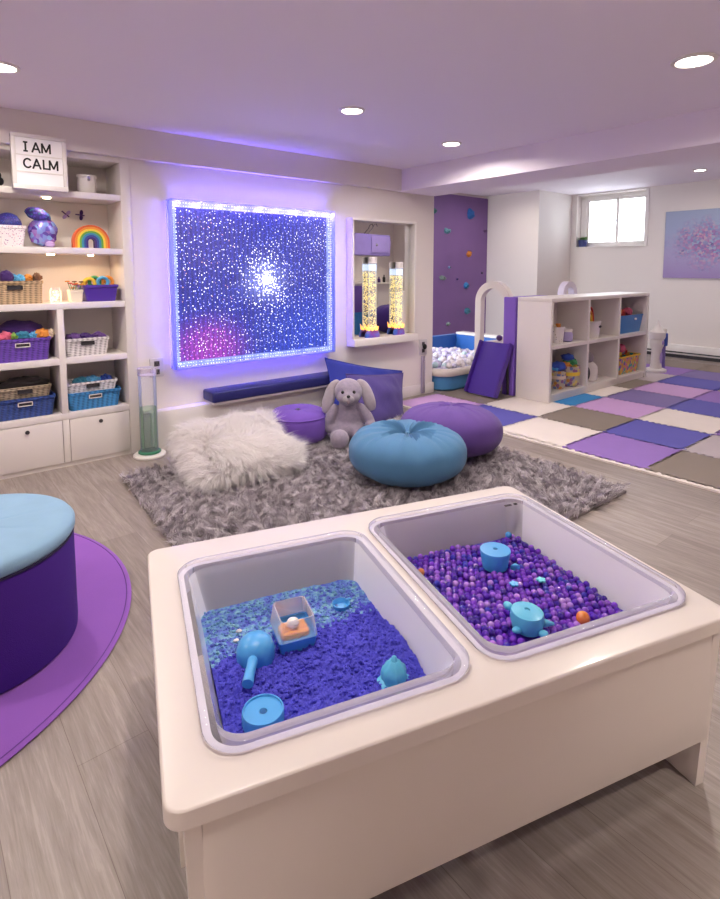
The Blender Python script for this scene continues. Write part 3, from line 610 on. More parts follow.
# ================================================================== RUG
rugc = [Vector((1.03, 3.68, 0)), Vector((.86, 1.54, 0)), Vector((3.30, 1.50, 0)), Vector((3.40, 3.66, 0))]   # back-left, front-left, front-right, back-right
def rugp(u, v): return rugc[0]*(1-u)*(1-v)+rugc[1]*(1-u)*v+rugc[2]*u*v+rugc[3]*u*(1-v)
rg = thing('shag_rug', 'grey shaggy rug in the middle of the floor', 'rug', rugp(.5, .5))
bm = bmesh.new(); loft(bm, [[rugp(a, b)+Vector((0, 0, z)) for a, b in ((0, 0), (0, 1), (1, 1), (1, 0))] for z in (.001, .016)], True, True)
obj('backing', bm, fabric('rug_backing', '#7f7676'), rg, smooth=False)
def strips(name, roots, tips, bend, width, mat, parent, mats=None, matidx=None, kind='stuff'):
    """blades: root, mid (bent), tip, all as flat tapering strips in one mesh"""
    n = len(roots); d = tips-roots; side = np.cross(d, NR.normal(size=(n, 3))); side /= np.linalg.norm(side, axis=1)[:, None]+1e-9
    w = width[:, None]*side; mid = roots+d*.55+bend
    V_ = np.stack([roots-w, roots+w, mid-w*.85, mid+w*.85, tips], 1).reshape(-1, 3)
    me = bpy.data.meshes.new(name); me.vertices.add(n*5); me.vertices.foreach_set('co', V_.ravel())
    i = np.arange(n)*5; quads = np.stack([i, i+1, i+3, i+2], 1); tris = np.stack([i+2, i+3, i+4], 1)
    loops = np.concatenate([quads, tris], 1).ravel()
    me.loops.add(n*7); me.loops.foreach_set('vertex_index', loops)
    me.polygons.add(n*2); st = np.stack([np.arange(n)*7, np.arange(n)*7+4], 1).ravel(); me.polygons.foreach_set('loop_start', st)
    for m in (mats or [mat]): me.materials.append(m)
    if matidx is not None: me.polygons.foreach_set('material_index', np.repeat(matidx, 2).astype(np.int32))
    me.update(calc_edges=True); me.validate()
    o = obj(name, me, None, parent); o['kind'] = kind; return o
nt_ = 8500; nb = 17
uv = NR.rand(nt_, 2); uv[:, 0] = uv[:, 0]*1.0; c0, c1, c2_, c3 = [np.array(v) for v in rugc]
base = (c0*(1-uv[:, :1])*(1-uv[:, 1:])+c1*(1-uv[:, :1])*uv[:, 1:]+c2_*uv[:, :1]*uv[:, 1:]+c3*uv[:, :1]*(1-uv[:, 1:]))
lean = np.array([[noise.noise(Vector((b[0]*2.6, b[1]*2.6, 0))), noise.noise(Vector((b[0]*2.6, b[1]*2.6, 7.3))), 0] for b in base])*.035+NR.normal(size=(nt_, 3))*np.array([.03, .03, 0])
hgt = .040+.022*NR.rand(nt_); tipc = base+lean; tipc[:, 2] = hgt+.004
roots = np.repeat(base, nb, 0)+NR.normal(size=(nt_*nb, 3))*np.array([.011, .011, 0]); roots[:, 2] = .014
tips = np.repeat(tipc, nb, 0)+NR.normal(size=(nt_*nb, 3))*np.array([.010, .010, .006]); tips[:, 2] = np.maximum(tips[:, 2], .022)
bend = np.repeat(NR.normal(size=(nt_, 3))*np.array([.006, .006, 0])+np.array([0, 0, .008]), nb, 0)
pm = [fibre('pile_%d' % i, c) for i, c in enumerate(('#b4acb2', '#d2cbd0', '#e8e2e6', '#958d93'))]
strips('pile', roots, tips, bend, NR.uniform(.0009, .0019, nt_*nb), pm[0], rg, pm, np.repeat(NR.randint(0, 4, nt_), nb))

# ================================================================== cushions
def pouf(name, label, cat, c, r, h, mat, creases=0, tilt=None, seam=False, dim=.3, e=2.4, group=None, amp=.02, button=None, smat=None):
    """round floor cushion: superellipse section, tufted centre, radial gathers"""
    t = localthing(name, label, cat, c, 0, group)
    if tilt: t.rotation_euler = tilt
    prof = []; n = 26
    for i in range(n+1):
        a = -PI/2+PI*i/n; cs, sn = abs(math.cos(a)), math.sin(a)
        rr = r*max(cs, 0)**(2/e); zz = h/2*math.copysign(abs(sn)**(2/e), sn)
        prof.append((max(rr, .004), zz))
    def fn(p, a):
        rad = math.hypot(p.x, p.y); k = rad/r; up = p.z > 0
        dz = -dim*h*.5*math.exp(-(k/.22)**2)*(1 if up else 0)
        wr = 0
        if creases:
            s = math.sin(a*creases+2.2*noise.noise(Vector((math.cos(a)*2, math.sin(a)*2, 0))))
            wr = amp*h*abs(s)**.7*(-1)*math.exp(-((k-.35)/.35)**2)*(1 if up else .0)+amp*.5*h*noise.noise(Vector((math.cos(a)*5, math.sin(a)*5, p.z*6)))
        return Vector((p.x*(1+wr*.5), p.y*(1+wr*.5), p.z+dz+wr+h/2))
    if dim:
        rr2 = []; top = [q for q in prof if True]
    # extra rings near the crown so the tuft reads
    crown = []
    zt = h/2
    prof2 = [q for q in prof if not (q[1] > 0 and q[0] < r*.55)]
    zc = prof2[-1][1]; rc = prof2[-1][0]
    for i in range(1, 15):
        k = 1-i/14.5; rr = rc*k; prof2.append((max(rr, .004), zt-(zt-zc)*(rr/rc)**2))
    obj('cover', La(prof2, (0, 0, 0), 96, fn=fn), mat, t, angle=80)
    if seam:
        for zz, rr in seam: obj('piping', tube(bmesh.new(), [(rr*math.cos(2*PI*i/64), rr*math.sin(2*PI*i/64), zz) for i in range(64)], .006, 6, True), smat or mat, t)
    if button: obj('button', El((0, 0, h-dim*h*.5+.004), (.02, .02, .010), None, 2), button, t)
    return t
p = atZ(407.5, 450, .2)
pouf('floor_pouf', 'big round blue tufted floor pouf on the rug', 'pouf', (p.x, p.y, .03), .375, .335, fabric('blue_linen', '#4878a0', .05), 22, None, None, .34, 2.5, amp=.07, button=fabric('blue_button', '#47789f'))
p = atZ(298, 424, .163)
pouf('drum_cushion', 'small round purple drum cushion between the white fur pillow and the plush bunny', 'cushion', (p.x, p.y, .03), .232, .265, fabric('violet_velvet', '#6e4aae', .05), 14, None, [(.21, .225)], .16, 3.6, amp=.012, button=M['chrome'])
p = atZ(450, 429, .22)
pouf('floor_cushion', 'large round purple floor cushion behind the blue pouf', 'cushion', (p.x, p.y, .035), .365, .37, fabric('purple_cotton', '#5d3f8c', .06), 18, (math.radians(-3), math.radians(5), 0), None, .10, 2.3, amp=.025)
def pillow(name, label, corners, thick, mat, n=26, crease=.02, piping=None, sag=0):
    """square pillow spanned by four corners: pinched corners, full middle, both faces"""
    c = [Vector(q) for q in corners]; nrm = ((c[1]-c[0]).cross(c[3]-c[0])).normalized(); bm = bmesh.new(); F_ = {}
    mid = sum(c, Vector())/4
    for s in (1, -1):
        for i in range(n+1):
            for j in range(n+1):
                u, v = i/n, j/n; edge = i in (0, n) or j in (0, n)
                if edge and s < 0: F_[(s, i, j)] = F_[(1, i, j)]; continue
                a, b = 2*u-1, 2*v-1; pin = 1-.07*(1-a*a*1.0)*(abs(b)**3); pin2 = 1-.07*(1-b*b)*(abs(a)**3)
                uu, vv = .5+a*.5*pin2, .5+b*.5*pin
                q = c[0]*(1-uu)*(1-vv)+c[1]*uu*(1-vv)+c[2]*uu*vv+c[3]*(1-uu)*vv
                f = max(0, (1-a**2))**.55*max(0, (1-b**2))**.55
                w_ = crease*noise.noise(q*6+Vector((3, 1, s)))*(.3+f)+crease*.7*noise.noise(Vector((q.x*15, q.y*15, q.z*5)))*f
                F_[(s, i, j)] = bm.verts.new(q+nrm*s*(thick*.5*f)+nrm*w_*(0 if edge else 1)-Vector((0, 0, sag*f)))
    for s in (1, -1):
        for i in range(n):
            for j in range(n):
                q = [F_[(s, i, j)], F_[(s, i+1, j)], F_[(s, i+1, j+1)], F_[(s, i, j+1)]]; bm.faces.new(q if s > 0 else q[::-1])
    base = (mid.x, mid.y, min(q.z for q in c)); t = thing(name, label, 'pillow', base)
    edge = [F_[(1, i, 0)].co.copy() for i in range(n)]+[F_[(1, n, j)].co.copy() for j in range(n)]+[F_[(1, n-i, n)].co.copy() for i in range(n)]+[F_[(1, 0, n-j)].co.copy() for j in range(n)]
    co = [(v.co.copy(), v.normal.copy()) for v in bm.verts]; bm.normal_update(); faces = [([v.co.copy() for v in f.verts], f.normal.copy(), f.calc_area()) for f in bm.faces]
    ob = obj('cover', bm, mat, t, angle=80)
    if piping: obj('piping', tube(bmesh.new(), edge, .006, 6, True), piping, t)
    return t, faces
bluefab = fabric('royal_blue_cotton', '#27339a', .05); purfab = fabric('plum_cotton', '#493a80', .05)
# blue one lies against the wall behind, purple one leans in front of it
def at_d(px, py, y): return atY(px, py, y)
pillow('throw_pillow', 'royal blue square pillow propped against the wall behind the purple one', [at_d(333, 424, 3.80), at_d(399, 422, 3.97), at_d(402, 371, 4.06), at_d(325, 358, 4.03)], .16, bluefab, piping=bluefab)
pillow('throw_pillow', 'purple square pillow leaning behind the plush bunny', [at_d(350, 437, 3.43), at_d(404, 420, 3.58), at_d(403, 373, 3.86), at_d(346, 374, 3.72)], .17, purfab, piping=purfab)
# white fur pillow
fc = [Vector((1.30, 3.05, .09)), Vector((1.95, 2.94, .11)), atZ(262, 410, .30), atZ(171, 436, .24)]
ft, faces = pillow('fur_pillow', 'large white shaggy fur pillow lying on the left of the rug', fc, .23, plain('fur_skin', '#e6e0e0', .9), crease=.015)
ar = np.array([f[2] for f in faces]); nh = 70000; pick = NR.choice(len(faces), nh, p=ar/ar.sum())
Q = np.array([[list(v) for v in f[0]] for f in faces]); Nn = np.array([list(f[1]) for f in faces]); ab = NR.rand(nh, 2)
q = Q[pick]; rt_ = (q[:, 0]*(1-ab[:, :1])*(1-ab[:, 1:])+q[:, 1]*ab[:, :1]*(1-ab[:, 1:])+q[:, 2]*ab[:, :1]*ab[:, 1:]+q[:, 3]*(1-ab[:, :1])*ab[:, 1:]); nn = Nn[pick]
flow = np.array([[noise.noise(Vector(p_)*3), noise.noise(Vector(p_)*5+Vector((9, 0, 0))), noise.noise(Vector(p_)*5+Vector((0, 9, 0)))*.5] for p_ in rt_])*1.1
ln = NR.uniform(.05, .125, nh)[:, None]; dirv = nn*.55+flow+NR.normal(size=(nh, 3))*.22+np.array([-.15, -.25, -.38]); dirv /= np.linalg.norm(dirv, axis=1)[:, None]
cell = np.floor(rt_/.024+NR.normal(size=(1, 3))); key = (cell*np.array([73856093, 19349663, 83492791])).sum(1).astype(np.int64); _, inv = np.unique(key, return_inverse=True); cnt = np.bincount(inv)[:, None]
cen = np.stack([np.bincount(inv, rt_[:, a]) for a in range(3)], 1)/cnt; dav = np.stack([np.bincount(inv, dirv[:, a]) for a in range(3)], 1)/cnt; lav = 1+NR.uniform(-.3, .35, (len(cnt), 1))
dirv = dirv*.45+dav[inv]*.75+NR.normal(size=(len(cnt), 3))[inv]*.13; dirv /= np.linalg.norm(dirv, axis=1)[:, None]
tp = rt_*.45+cen[inv]*.55+dirv*ln*lav[inv]; tp[:, 2] = np.maximum(tp[:, 2], .035)
strips('fur', rt_, tp, nn*.010, NR.uniform(.0005, .0011, nh), fibre('white_fur', '#fbf8f8', .4), ft)

# ================================================================== plush bunny
pb = atZ(350, 441, .045)
bn = localthing('plush_bunny', 'grey plush bunny with long floppy ears sitting on the rug', 'plush toy', (pb.x, pb.y+.02, .04), -YAW+.05)
plush = plain('grey_plush', '#94899b', .95, bump=.5, bscale=120, var=.10, vscale=45, sheen=.5)
plushl = plain('pale_plush', '#a99fa8', .95, bump=.5, bscale=120, var=.06, vscale=45, sheen=.5)
bm = bmesh.new()
ell(bm, (0, .03, .15), (.115, .10, .145)); ell(bm, (0, .01, .10), (.125, .11, .10)); ell(bm, (0, .02, .27), (.075, .07, .06))
ell(bm, (0, 0, .385), (.108, .095, .102)); ell(bm, (0, -.055, .355), (.085, .07, .062))
ell(bm, (-.138, -.01, .19), (.042, .046, .115), Matrix.Rotation(.38, 3, 'Y')); ell(bm, (.138, -.01, .20), (.042, .046, .115), Matrix.Rotation(-.55, 3, 'Y')); ell(bm, (.175, -.03, .125), (.04, .045, .06), Matrix.Rotation(-.7, 3, 'Y')); ell(bm, (-.15, -.01, .12), (.042, .045, .05))
ell(bm, (-.075, -.11, .055), (.06, .11, .055), Matrix.Rotation(.25, 3, 'Z')); ell(bm, (-.065, -.185, .07), (.068, .06, .075)); ell(bm, (.095, -.11, .055), (.058, .12, .053), Matrix.Rotation(-.4, 3, 'Z')); ell(bm, (.13, -.19, .065), (.06, .055, .068))
body = obj('body', bm, plush, bn)
m_ = body.modifiers.new('remesh', 'REMESH'); m_.mode = 'VOXEL'; m_.voxel_size = .009; m_.use_smooth_shade = True
s_ = body.modifiers.new('smooth', 'SMOOTH'); s_.iterations = 3; s_.factor = .5
for s in (-1, 1):
    pts = [(s*.062, .01, .468), (s*.115, .005, .445), (s*.145, -.01, .37), (s*.168, -.015, .29), (s*.185, -.01, .235)] if s > 0 else [(s*.062, .01, .468), (s*.115, .005, .44), (s*.140, -.01, .36), (s*.160, -.015, .28), (s*.172, -.01, .215)]
    bm = tube(bmesh.new(), pts, [.025, .036, .046, .048, .026], 14)
    for v in bm.verts: v.co.y = (v.co.y+.005)*.55-.005
    e_ = obj('ear', bm, plushl, bn, label='paler inner side of the floppy ear'); sb = e_.modifiers.new('sub', 'SUBSURF'); sb.levels = 2; sb.render_levels = 2
    obj('eye', El((s*.042, -.094, .400), (.0125, .009, .0135), None, 2), M['black'], bn)
obj('muzzle', El((0, -.080, .352), (.058, .052, .044)), plushl, bn)
obj('nose', El((0, -.128, .375), (.014, .010, .011), None, 2), M['black'], bn)
obj('mouth', El((0, -.125, .335), (.014, .010, .020), None, 2), plain('plush_mouth', '#9c8890', .9), bn)

# ================================================================== stool and round mat at the left
matm = plain('purple_mat_felt', '#8a54b2', .85, bump=.2, bscale=250, var=.04, vscale=4)
t = thing('round_mat', 'large round purple play mat under the stool', 'mat', (-.304, 2.629, .001))
obj('mat_top', La([(1.015, .001), (1.018, .006), (1.012, .010), (.995, .011), (.001, .011)], (-.304, 2.629, 0), 128), matm, t, angle=60)
obj('stitching', tube(bmesh.new(), [(-.304+1.000*math.cos(2*PI*i/128), 2.629+1.000*math.sin(2*PI*i/128), 0.0105) for i in range(128)], .002, 6, True), plain('mat_thread', '#5f3585', .8), t)
SX, SY, SR = .115, 2.335, .345
t = thing('round_stool', 'round purple stool with a light blue cushion top on the purple mat', 'stool', (SX, SY, .0115))
obj('drum', La([(SR-.012, .0115), (SR-.002, .02), (SR, .05), (SR, .375), (SR-.006, .385), (.001, .385)], (SX, SY, 0), 96), fabric('deep_violet_felt', '#3c0c80', .03, .9, 0), t)
def topfn(p, a):
    k = math.hypot(p.x, p.y)/SR; ph = abs(math.sin(a*5))
    return Vector((p.x, p.y, p.z-(.012*math.exp(-(k/.12)**2)+.006*math.exp(-(ph/.10)**2)*max(0, 1-k*1.1)*1) if p.z > .42 else p.z))
prof = [(SR-.02, .388), (SR-.002, .392), (SR+.006, .405), (SR+.006, .425), (SR-.004, .438), (SR-.03, .447)]+[((SR-.03)*(1-i/24), .447+.006*(1-(1-i/24)**2)) for i in range(1, 24)]
obj('cushion_top', La(prof, (SX, SY, 0), 120, fn=topfn), fabric('sky_blue_linen', '#84a9c6', .04), t, angle=60)
obj('seam_band', La([(SR-.005, .380), (SR+.002, .384), (SR+.002, .390), (SR-.005, .394)], (SX, SY, 0), 96, close=False), plain('seam_dark', '#1f1440', .8), t)

# ================================================================== FOAM TILES
TS, TX0, TY0 = .612, 3.77, 2.205-.612*4
TC = dict(w='#e6dcd6', g='#877b72', l='#b49ac8', p='#9270be', b='#5a57b0', c='#2f86c6', s='#b9aeb4', k='#c8a0d6', v='#7d6ea8')
tm = {k: plain('foam_'+k, v, .7, bump=.15, bscale=160, var=.02) for k, v in TC.items()}
cname = dict(w='white', g='taupe grey', l='pale lilac', p='purple', b='blue violet', c='bright blue', s='light grey', k='pink lilac', v='muted purple')
def tooth(s, n=12):
    ph = (s/TS*n) % 1.0; return .015*(max(-1, min(1, 1.8*math.sin(2*PI*ph))))
def tile_loop(i, j, g=.0012):
    x0, y0 = TX0+i*TS, TY0+j*TS; L = []; n = 84
    for k in range(n): s = k/n*TS; L.append((x0+s, y0+(tooth(s)*(1 if 0 < k < n else 0))+g))
    for k in range(n): s = k/n*TS; L.append((x0+TS+tooth(s)*(1 if 0 < k else 0)-g, y0+s))
    for k in range(n): s = TS-k/n*TS; L.append((x0+s, y0+TS+tooth(s)*(1 if 0 < k else 0)-g))
    for k in range(n): s = TS-k/n*TS; L.append((x0+(tooth(s) if 0 < k else 0)+g, y0+s))
    return L
# rows go away from the rug (i), columns along the mat's near edge from the bottom right (j)
GRID = {(0, 2): ('g', 'at the front right corner, on its near edge'), (0, 3): ('p', 'on the near edge, left of the taupe one'), (0, 4): ('w', 'on the near edge, left of the purple one'), (0, 5): ('b', 'on the near edge, right behind the floor cushion'), (0, 6): ('k', 'beside the baseboard, mostly behind the floor cushion'),
 (1, 2): ('s', 'at the right photo edge, behind the front taupe one'), (1, 3): ('b', 'behind the near purple one, the largest of its colour'), (1, 4): ('g', 'in the middle, before the pink lilac one'), (1, 5): ('w', 'in front of the left end of the cubby shelf'), (1, 6): ('g', 'under the purple slide'),
 (2, 3): ('w', 'in the second row back, at the right photo edge'), (2, 4): ('k', 'in front of the cubby shelf, beside the taupe one'), (2, 5): ('c', 'against the left front of the cubby shelf'), (2, 2): ('p', 'outside the right photo edge, next to the white one'),
 (3, 3): ('b', 'at the right photo edge, behind the white one'), (3, 4): ('v', 'before the middle of the cubby shelf, third row back'), (3, 5): ('w', 'against the middle of the cubby shelf'), 
 (4, 3): ('p', 'outside the right photo edge in the fifth row'), (4, 4): ('k', 'at the right photo edge, fifth row back'), (4, 5): ('g', 'against the right end of the cubby shelf'),
 (5, 4): ('b', 'far back at the right photo edge'), (5, 5): ('s', 'far back, just past the right end of the cubby shelf'), (5, 6): ('p', 'behind the cubby shelf, under the white toy tower'),
 (6, 4): ('v', 'second from the window wall at the right photo edge'), (6, 5): ('p', 'right of the white toy tower'), (6, 6): ('p', 'behind the white toy tower'), (7, 4): ('g', 'nearest the window wall at the right photo edge'), (7, 5): ('g', 'nearest the window wall, right of the white toy tower')}
for (i, j), (c, where) in GRID.items():
    L = tile_loop(i, j); bm = bmesh.new(); loft(bm, [[(x, y, z) for x, y in L] for z in (.0008, .0125, .014)], True, False)
    x0, y0 = TX0+i*TS, TY0+j*TS
    bm.faces.new([v for v in bm.verts if abs(v.co.z-.014) < 1e-6]); bmesh.ops.triangulate(bm, faces=[f for f in bm.faces if len(f.verts) > 4])
    tag(obj('foam_tile', bm, tm[c], smooth=False), '%s foam floor tile %s' % (cname[c], where), 'floor tile', 'interlocking foam floor tiles')
for j in range(2, 7):
    bm = bmesh.new(); n = 84; y0 = TY0+j*TS; A = [(TX0-.045, y0+.001), (TX0-.045, y0+TS-.001)]; Bp = [(TX0+(tooth(TS-k/n*TS) if 0 < k < n else 0)-.0012, y0+TS-.001-(k/n)*(TS-.002)) for k in range(n+1)]
    loft(bm, [[(x, y, z) for x, y in A+Bp] for z in (.0008, .013)], True, True); bmesh.ops.triangulate(bm, faces=[f for f in bm.faces if len(f.verts) > 4])
    wh = {2: 'along the front taupe tile', 3: 'along the near purple tile', 4: 'along the near white tile', 5: 'along the near blue violet tile', 6: 'nearest the baseboard'}[j]
    tag(obj('mat_edging', bm, tm['w'], smooth=False), 'narrow white foam edging strip %s' % wh, 'mat edging', 'edging strips of the play mat')

# ================================================================== CUBBY SHELF
cy0, cy1, cx0, cx1, ch = 3.03, 3.42, 4.89, 7.05, 1.06; zb = .0145
cb = thing('cubby_shelf', 'low white cubby shelf with six open compartments on the foam mat', 'shelf', ((cx0+cx1)/2, 3.2, zb))
cw = M['white']
obj('side_panel', Bx(cx0, cx0+.045, cy0, cy1, zb, ch-.04, bev=.003), cw, cb); obj('side_panel', Bx(cx1-.045, cx1, cy0, cy1, zb, ch-.04, bev=.003), cw, cb)
obj('top_board', Bx(cx0, cx1, cy0, cy1, ch-.04, ch, bev=.003), cw, cb)
obj('back_panel', Bx(cx0+.045, cx1-.045, cy1-.015, cy1, zb+.02, ch-.04), cw, cb, smooth=False)
obj('bottom_board', Bx(cx0+.045, cx1-.045, cy0+.002, cy1-.015, zb+.055, .095), cw, cb, smooth=False)
obj('plinth', Bx(cx0+.045, cx1-.045, cy0+.015, cy0+.03, zb, zb+.055), cw, cb, smooth=False)
ip = (cx1-cx0-.09); z1s = .585
for k in (1, 2):
    xx = cx0+.045+ip*k/3; obj('divider', Bx(xx-.018, xx+.018, cy0+.001, cy1-.015, .095, ch-.04), cw, cb, smooth=False)
for k in range(3):
    obj('shelf', Bx(cx0+.045+ip*k/3+(.018 if k else 0), cx0+.045+ip*(k+1)/3-(.018 if k < 2 else 0), cy0+.003, cy1-.015, z1s-.035, z1s), cw, cb, smooth=False)
def cub(px, py, z, dy): p = atY(px, py, cy0+dy); return p.x
# upper left compartment
pt = speckle('dotted_white', '#ebe4e2', ['#7a6a9a', '#9c8a70', '#c0a0b0'], 40, .22)
x = cub(556.5, 340, z1s, .12); tag(obj('paper_cup', tbox(bmesh.new(), x, cy0+.13, z1s+.001, .13, .13, .15, .15, .17, r=.05, t=.004, rim=.004), pt), 'white dotted tub at the left of the upper left cubby', 'tub')
p = (x-.03, cy0+.13); tag(obj('toy_cone', La([(.04, 0), (.035, .05), (.022, .16), (.004, .19)], (p[0], p[1], z1s+.01), 20), FB['cream']), 'cream cone standing in the dotted tub', 'toy')
tag(obj('toy_brick', Bx(x+.02, x+.06, cy0+.11, cy0+.15, z1s+.01, z1s+.2, bev=.006), FB['orange']), 'peach toy brick in the dotted tub', 'toy')
tag(obj('craft_tube', La([(.03, 0), (.03, .38), (.028, .385)], (cx0+.10, cy0+.30, z1s+.001), 24), M['whitetrim']), 'tall white tube standing at the back of the upper left cubby', 'tube')
x = cub(565, 338, z1s, .14); t = thing('small_jar', 'small lavender jar beside the dotted tub', 'jar', (x, cy0+.12, z1s))
obj('jar_body', La([(.045, .001), (.06, .012), (.062, .08), (.05, .098), (.05, .105)], (x, cy0+.12, z1s), 24), plain('lavender_jar', '#a99ccc', .4), t); obj('lid', La([(.055, .105), (.055, .13), (.05, .135)], (x, cy0+.12, z1s), 24), M['whitetrim'], t)
# upper middle
x = cub(591, 336, z1s, .12); t = thing('toy_pot', 'round white pot holding a red toy arch in the upper middle cubby', 'pot', (x, cy0+.13, z1s))
obj('pot_body', La([(.085, .001), (.09, .01), (.105, .17), (.11, .175), (.11, .19), (.098, .19), (.09, .03), (.001, .03)], (x, cy0+.13, z1s), 32), plain('white_pot', '#e6dfdb', .45), t); obj('label_patch', El((x+.02, cy0+.027, z1s+.13), (.03, .006, .014)), M['dark'], t)
for k, cc in enumerate(('red', 'orange', 'yellow')):
    tag(obj('toy_arch', tube(bmesh.new(), [(x-.02+(.075-.024*k)*math.cos(a), cy0+.13, z1s+.14+(.20-.045*k)*math.sin(a)) for a in [PI*i/18 for i in range(19)]], .0115, 8), FB[cc]), '%s toy arch standing in the white pot of the cubby shelf' % cc, 'toy')
# upper right : blue bin
a = atY(619.5, 333, cy0+.06); b = atY(643, 331, cy0+.06)
t = thing('storage_bin', 'bright blue plastic bin in the upper right cubby', 'bin', ((a.x+b.x)/2, cy0+.2, z1s))
bw = b.x-a.x; bx = (a.x+b.x)/2; obj('bin_body', tbox(bmesh.new(), bx, cy0+.2, z1s+.001, bw*.86, .25, bw*.98, .29, .215, r=.03, t=.005, rim=.008), plain('blue_bin', '#2b78c0', .35, coat=.2), t)
obj('bin_latch', Bx(bx+.05, bx+.10, cy0+.048, cy0+.060, z1s+.15, z1s+.175, bev=.003), M['whitetrim'], t)
for k, (dx, cc, rr, dz, lab) in enumerate(((-.14, 'orange', .065, .06, 'orange plush ball in the blue cubby bin'), (-.2, 'pink', .05, .01, 'coral block at the left of the blue cubby bin'), (-.03, 'red', .06, .02, 'red block in the blue cubby bin'), (.07, 'pink', .065, .04, 'magenta block in the blue cubby bin'), (.15, 'plum', .05, .03, 'plum block at the right of the blue cubby bin'))):
    tag(obj('soft_block', El((bx+dx, cy0+.19-.03*(k % 2), z1s+.205+dz), (rr, rr*.9, rr*.8), None, 3, .02), FB[cc]), lab, 'toy')
# lower left : two patterned baskets of cloths
patt = speckle('patterned_wrap', '#b5a893', ['#c8873a', '#5a6fa8', '#8a5a8a', '#d8c060'], 26, .5)
for px, hh, lab, cc in ((558, .19, 'patterned fabric basket at the left of the lower left cubby', (('blue', 0, .05, .09), ('sky', -.03, .04, .06), ('lime', .03, .03, .05))), (568.5, .22, 'wider patterned fabric basket in the lower left cubby', (('orange', -.05, .02, .06), ('green', .03, .04, .08), ('blue', -.02, .10, .07), ('yellow', .08, .0, .05)))):
    x = cub(px, 385, .095, .14); wd = .17 if hh < .2 else .24
    t = thing('fabric_basket', lab, 'basket', (x, cy0+.15, .096)); obj('body', La([(wd/2*.8, 0), (wd/2*.95, .02), (wd/2, hh-.01), (wd/2*.98, hh), (wd/2*.9, hh), (wd/2*.75, .02), (.001, .02)], (x, cy0+.15, .096), 28), patt, t); obj('band', La([(wd/2*1.0, hh*.55), (wd/2*1.015, hh*.58), (wd/2*1.02, hh*.70), (wd/2*1.0, hh*.73)], (x, cy0+.15, .096), 28, close=False), FB['yellow' if hh > .2 else 'cream'], t)
    for q, dx, dz, rr in cc: tag(obj('rolled_cloth', El((x+dx, cy0+.15, .096+hh+dz-.01), (rr, rr*.9, rr*.55), None, 3, .02), FB[q]), '%s cloth in the %s' % (q, lab.replace(' in the lower left cubby', ' of cloths').replace(' at the left of the lower left cubby', ', smaller one')), 'cloth')
tag(obj('craft_tube', La([(.03, 0), (.03, .36), (.028, .365)], (cx0+.10, cy0+.31, .096), 24), FB['plum']), 'purple tube standing at the back of the lower left cubby', 'tube')
# lower middle: white figure
x = cub(590, 384, .095, .13); t = thing('toy_robot', 'white toy figure with a dark head in the lower middle cubby', 'toy', (x, cy0+.14, .096))
obj('body', La([(.07, 0), (.085, .02), (.08, .16), (.05, .20), (.03, .21)], (x, cy0+.14, .096), 28), M['white'], t); obj('head', El((x-.02, cy0+.14, .096+.26), (.05, .045, .06)), plain('grey_head', '#8d8488', .6), t)
for s in (-1, 1): obj('arm', El((x+s*.085, cy0+.12, .096+.09), (.022, .03, .075)), M['whitetrim'] if s > 0 else M['dark'], t)
# lower right: yellow-rimmed basket
a = atY(619, 388, cy0+.06); b = atY(638, 384, cy0+.06); bx = (a.x+b.x)/2; bw = b.x-a.x+.02
t = thing('mesh_basket', 'colourful basket with a yellow rim in the lower right cubby', 'basket', (bx, cy0+.18, .096))
obj('body', tbox(bmesh.new(), bx, cy0+.18, .096, bw*.9, .22, bw, .24, .21, r=.02, t=.005, rim=.003), speckle('rainbow_mesh', '#cf9a4a', ['#c86a9a', '#3fa0a0', '#e0c040', '#7a5ab0'], 22, .55), t)
obj('rim', tube(bmesh.new(), [(bx+x_, cy0+.18+y_, .096+.205) for x_, y_ in rrect(-bw/2-.006, bw/2+.006, -.126, .126, .025, 4)], .010, 8, True), FB['yellow'], t)
for dx, cc, rr, dz, lab in ((-.1, 'brown', .07, .09, 'brown cushion toy in the yellow rimmed basket'), (-.11, 'red', .055, .03, 'red toy in the yellow rimmed basket'), (-.02, 'yellow', .055, .03, 'yellow toy in the yellow rimmed basket'), (.04, 'teal', .06, .05, 'teal toy in the yellow rimmed basket'), (.02, 'pink', .08, .08, 'big magenta toy at the back of the yellow rimmed basket'), (.12, 'red', .05, .04, 'dark red toy at the right of the yellow rimmed basket')):
    tag(obj('soft_toy', El((bx+dx, cy0+.20, .096+.195+dz), (rr, rr*.8, rr*.8), None, 3, .02), FB[cc]), lab, 'toy')
# white toy tower past the shelf's right end
x0t = atZ(655.5, 371, .015); tx, ty = x0t.x, x0t.y; t = thing('toy_tower', 'white and purple toy castle tower past the right end of the cubby shelf', 'toy', (tx, ty, .0145))
obj('base', La([(.13, .0145), (.13, .04), (.10, .055), (.001, .055)], (tx, ty, 0), 28), M['whitetrim'], t)
obj('column', La([(.075, .05), (.065, .12), (.06, .30), (.085, .36), (.085, .42), (.07, .44)], (tx, ty, 0), 28), M['white'], t)
obj('turret', La([(.09, .44), (.10, .47), (.10, .53), (.06, .56), (.02, .64), (.004, .70)], (tx, ty, 0), 28), M['whitetrim'], t)
obj('tower_wing', Bx(tx+.07, tx+.24, ty-.02, ty+.10, .0145, .48, bev=.01), plain('wing_purple', '#7a66b4', .5), t)
obj('wing_cap', Bx(tx+.065, tx+.25, ty-.025, ty+.105, .46, .56, bev=.015), M['whitetrim'], t)
obj('blue_slide', Bx(tx+.14, tx+.235, ty-.045, ty-.018, .33, .50, bev=.01), FB['blue'], t)
obj('door_panel', El((tx-.02, ty-.07, .20), (.03, .012, .075)), FB['lilac'], t); obj('door_panel', El((tx-.02, ty-.085, .40), (.025, .012, .03)), FB['lilac'], t)

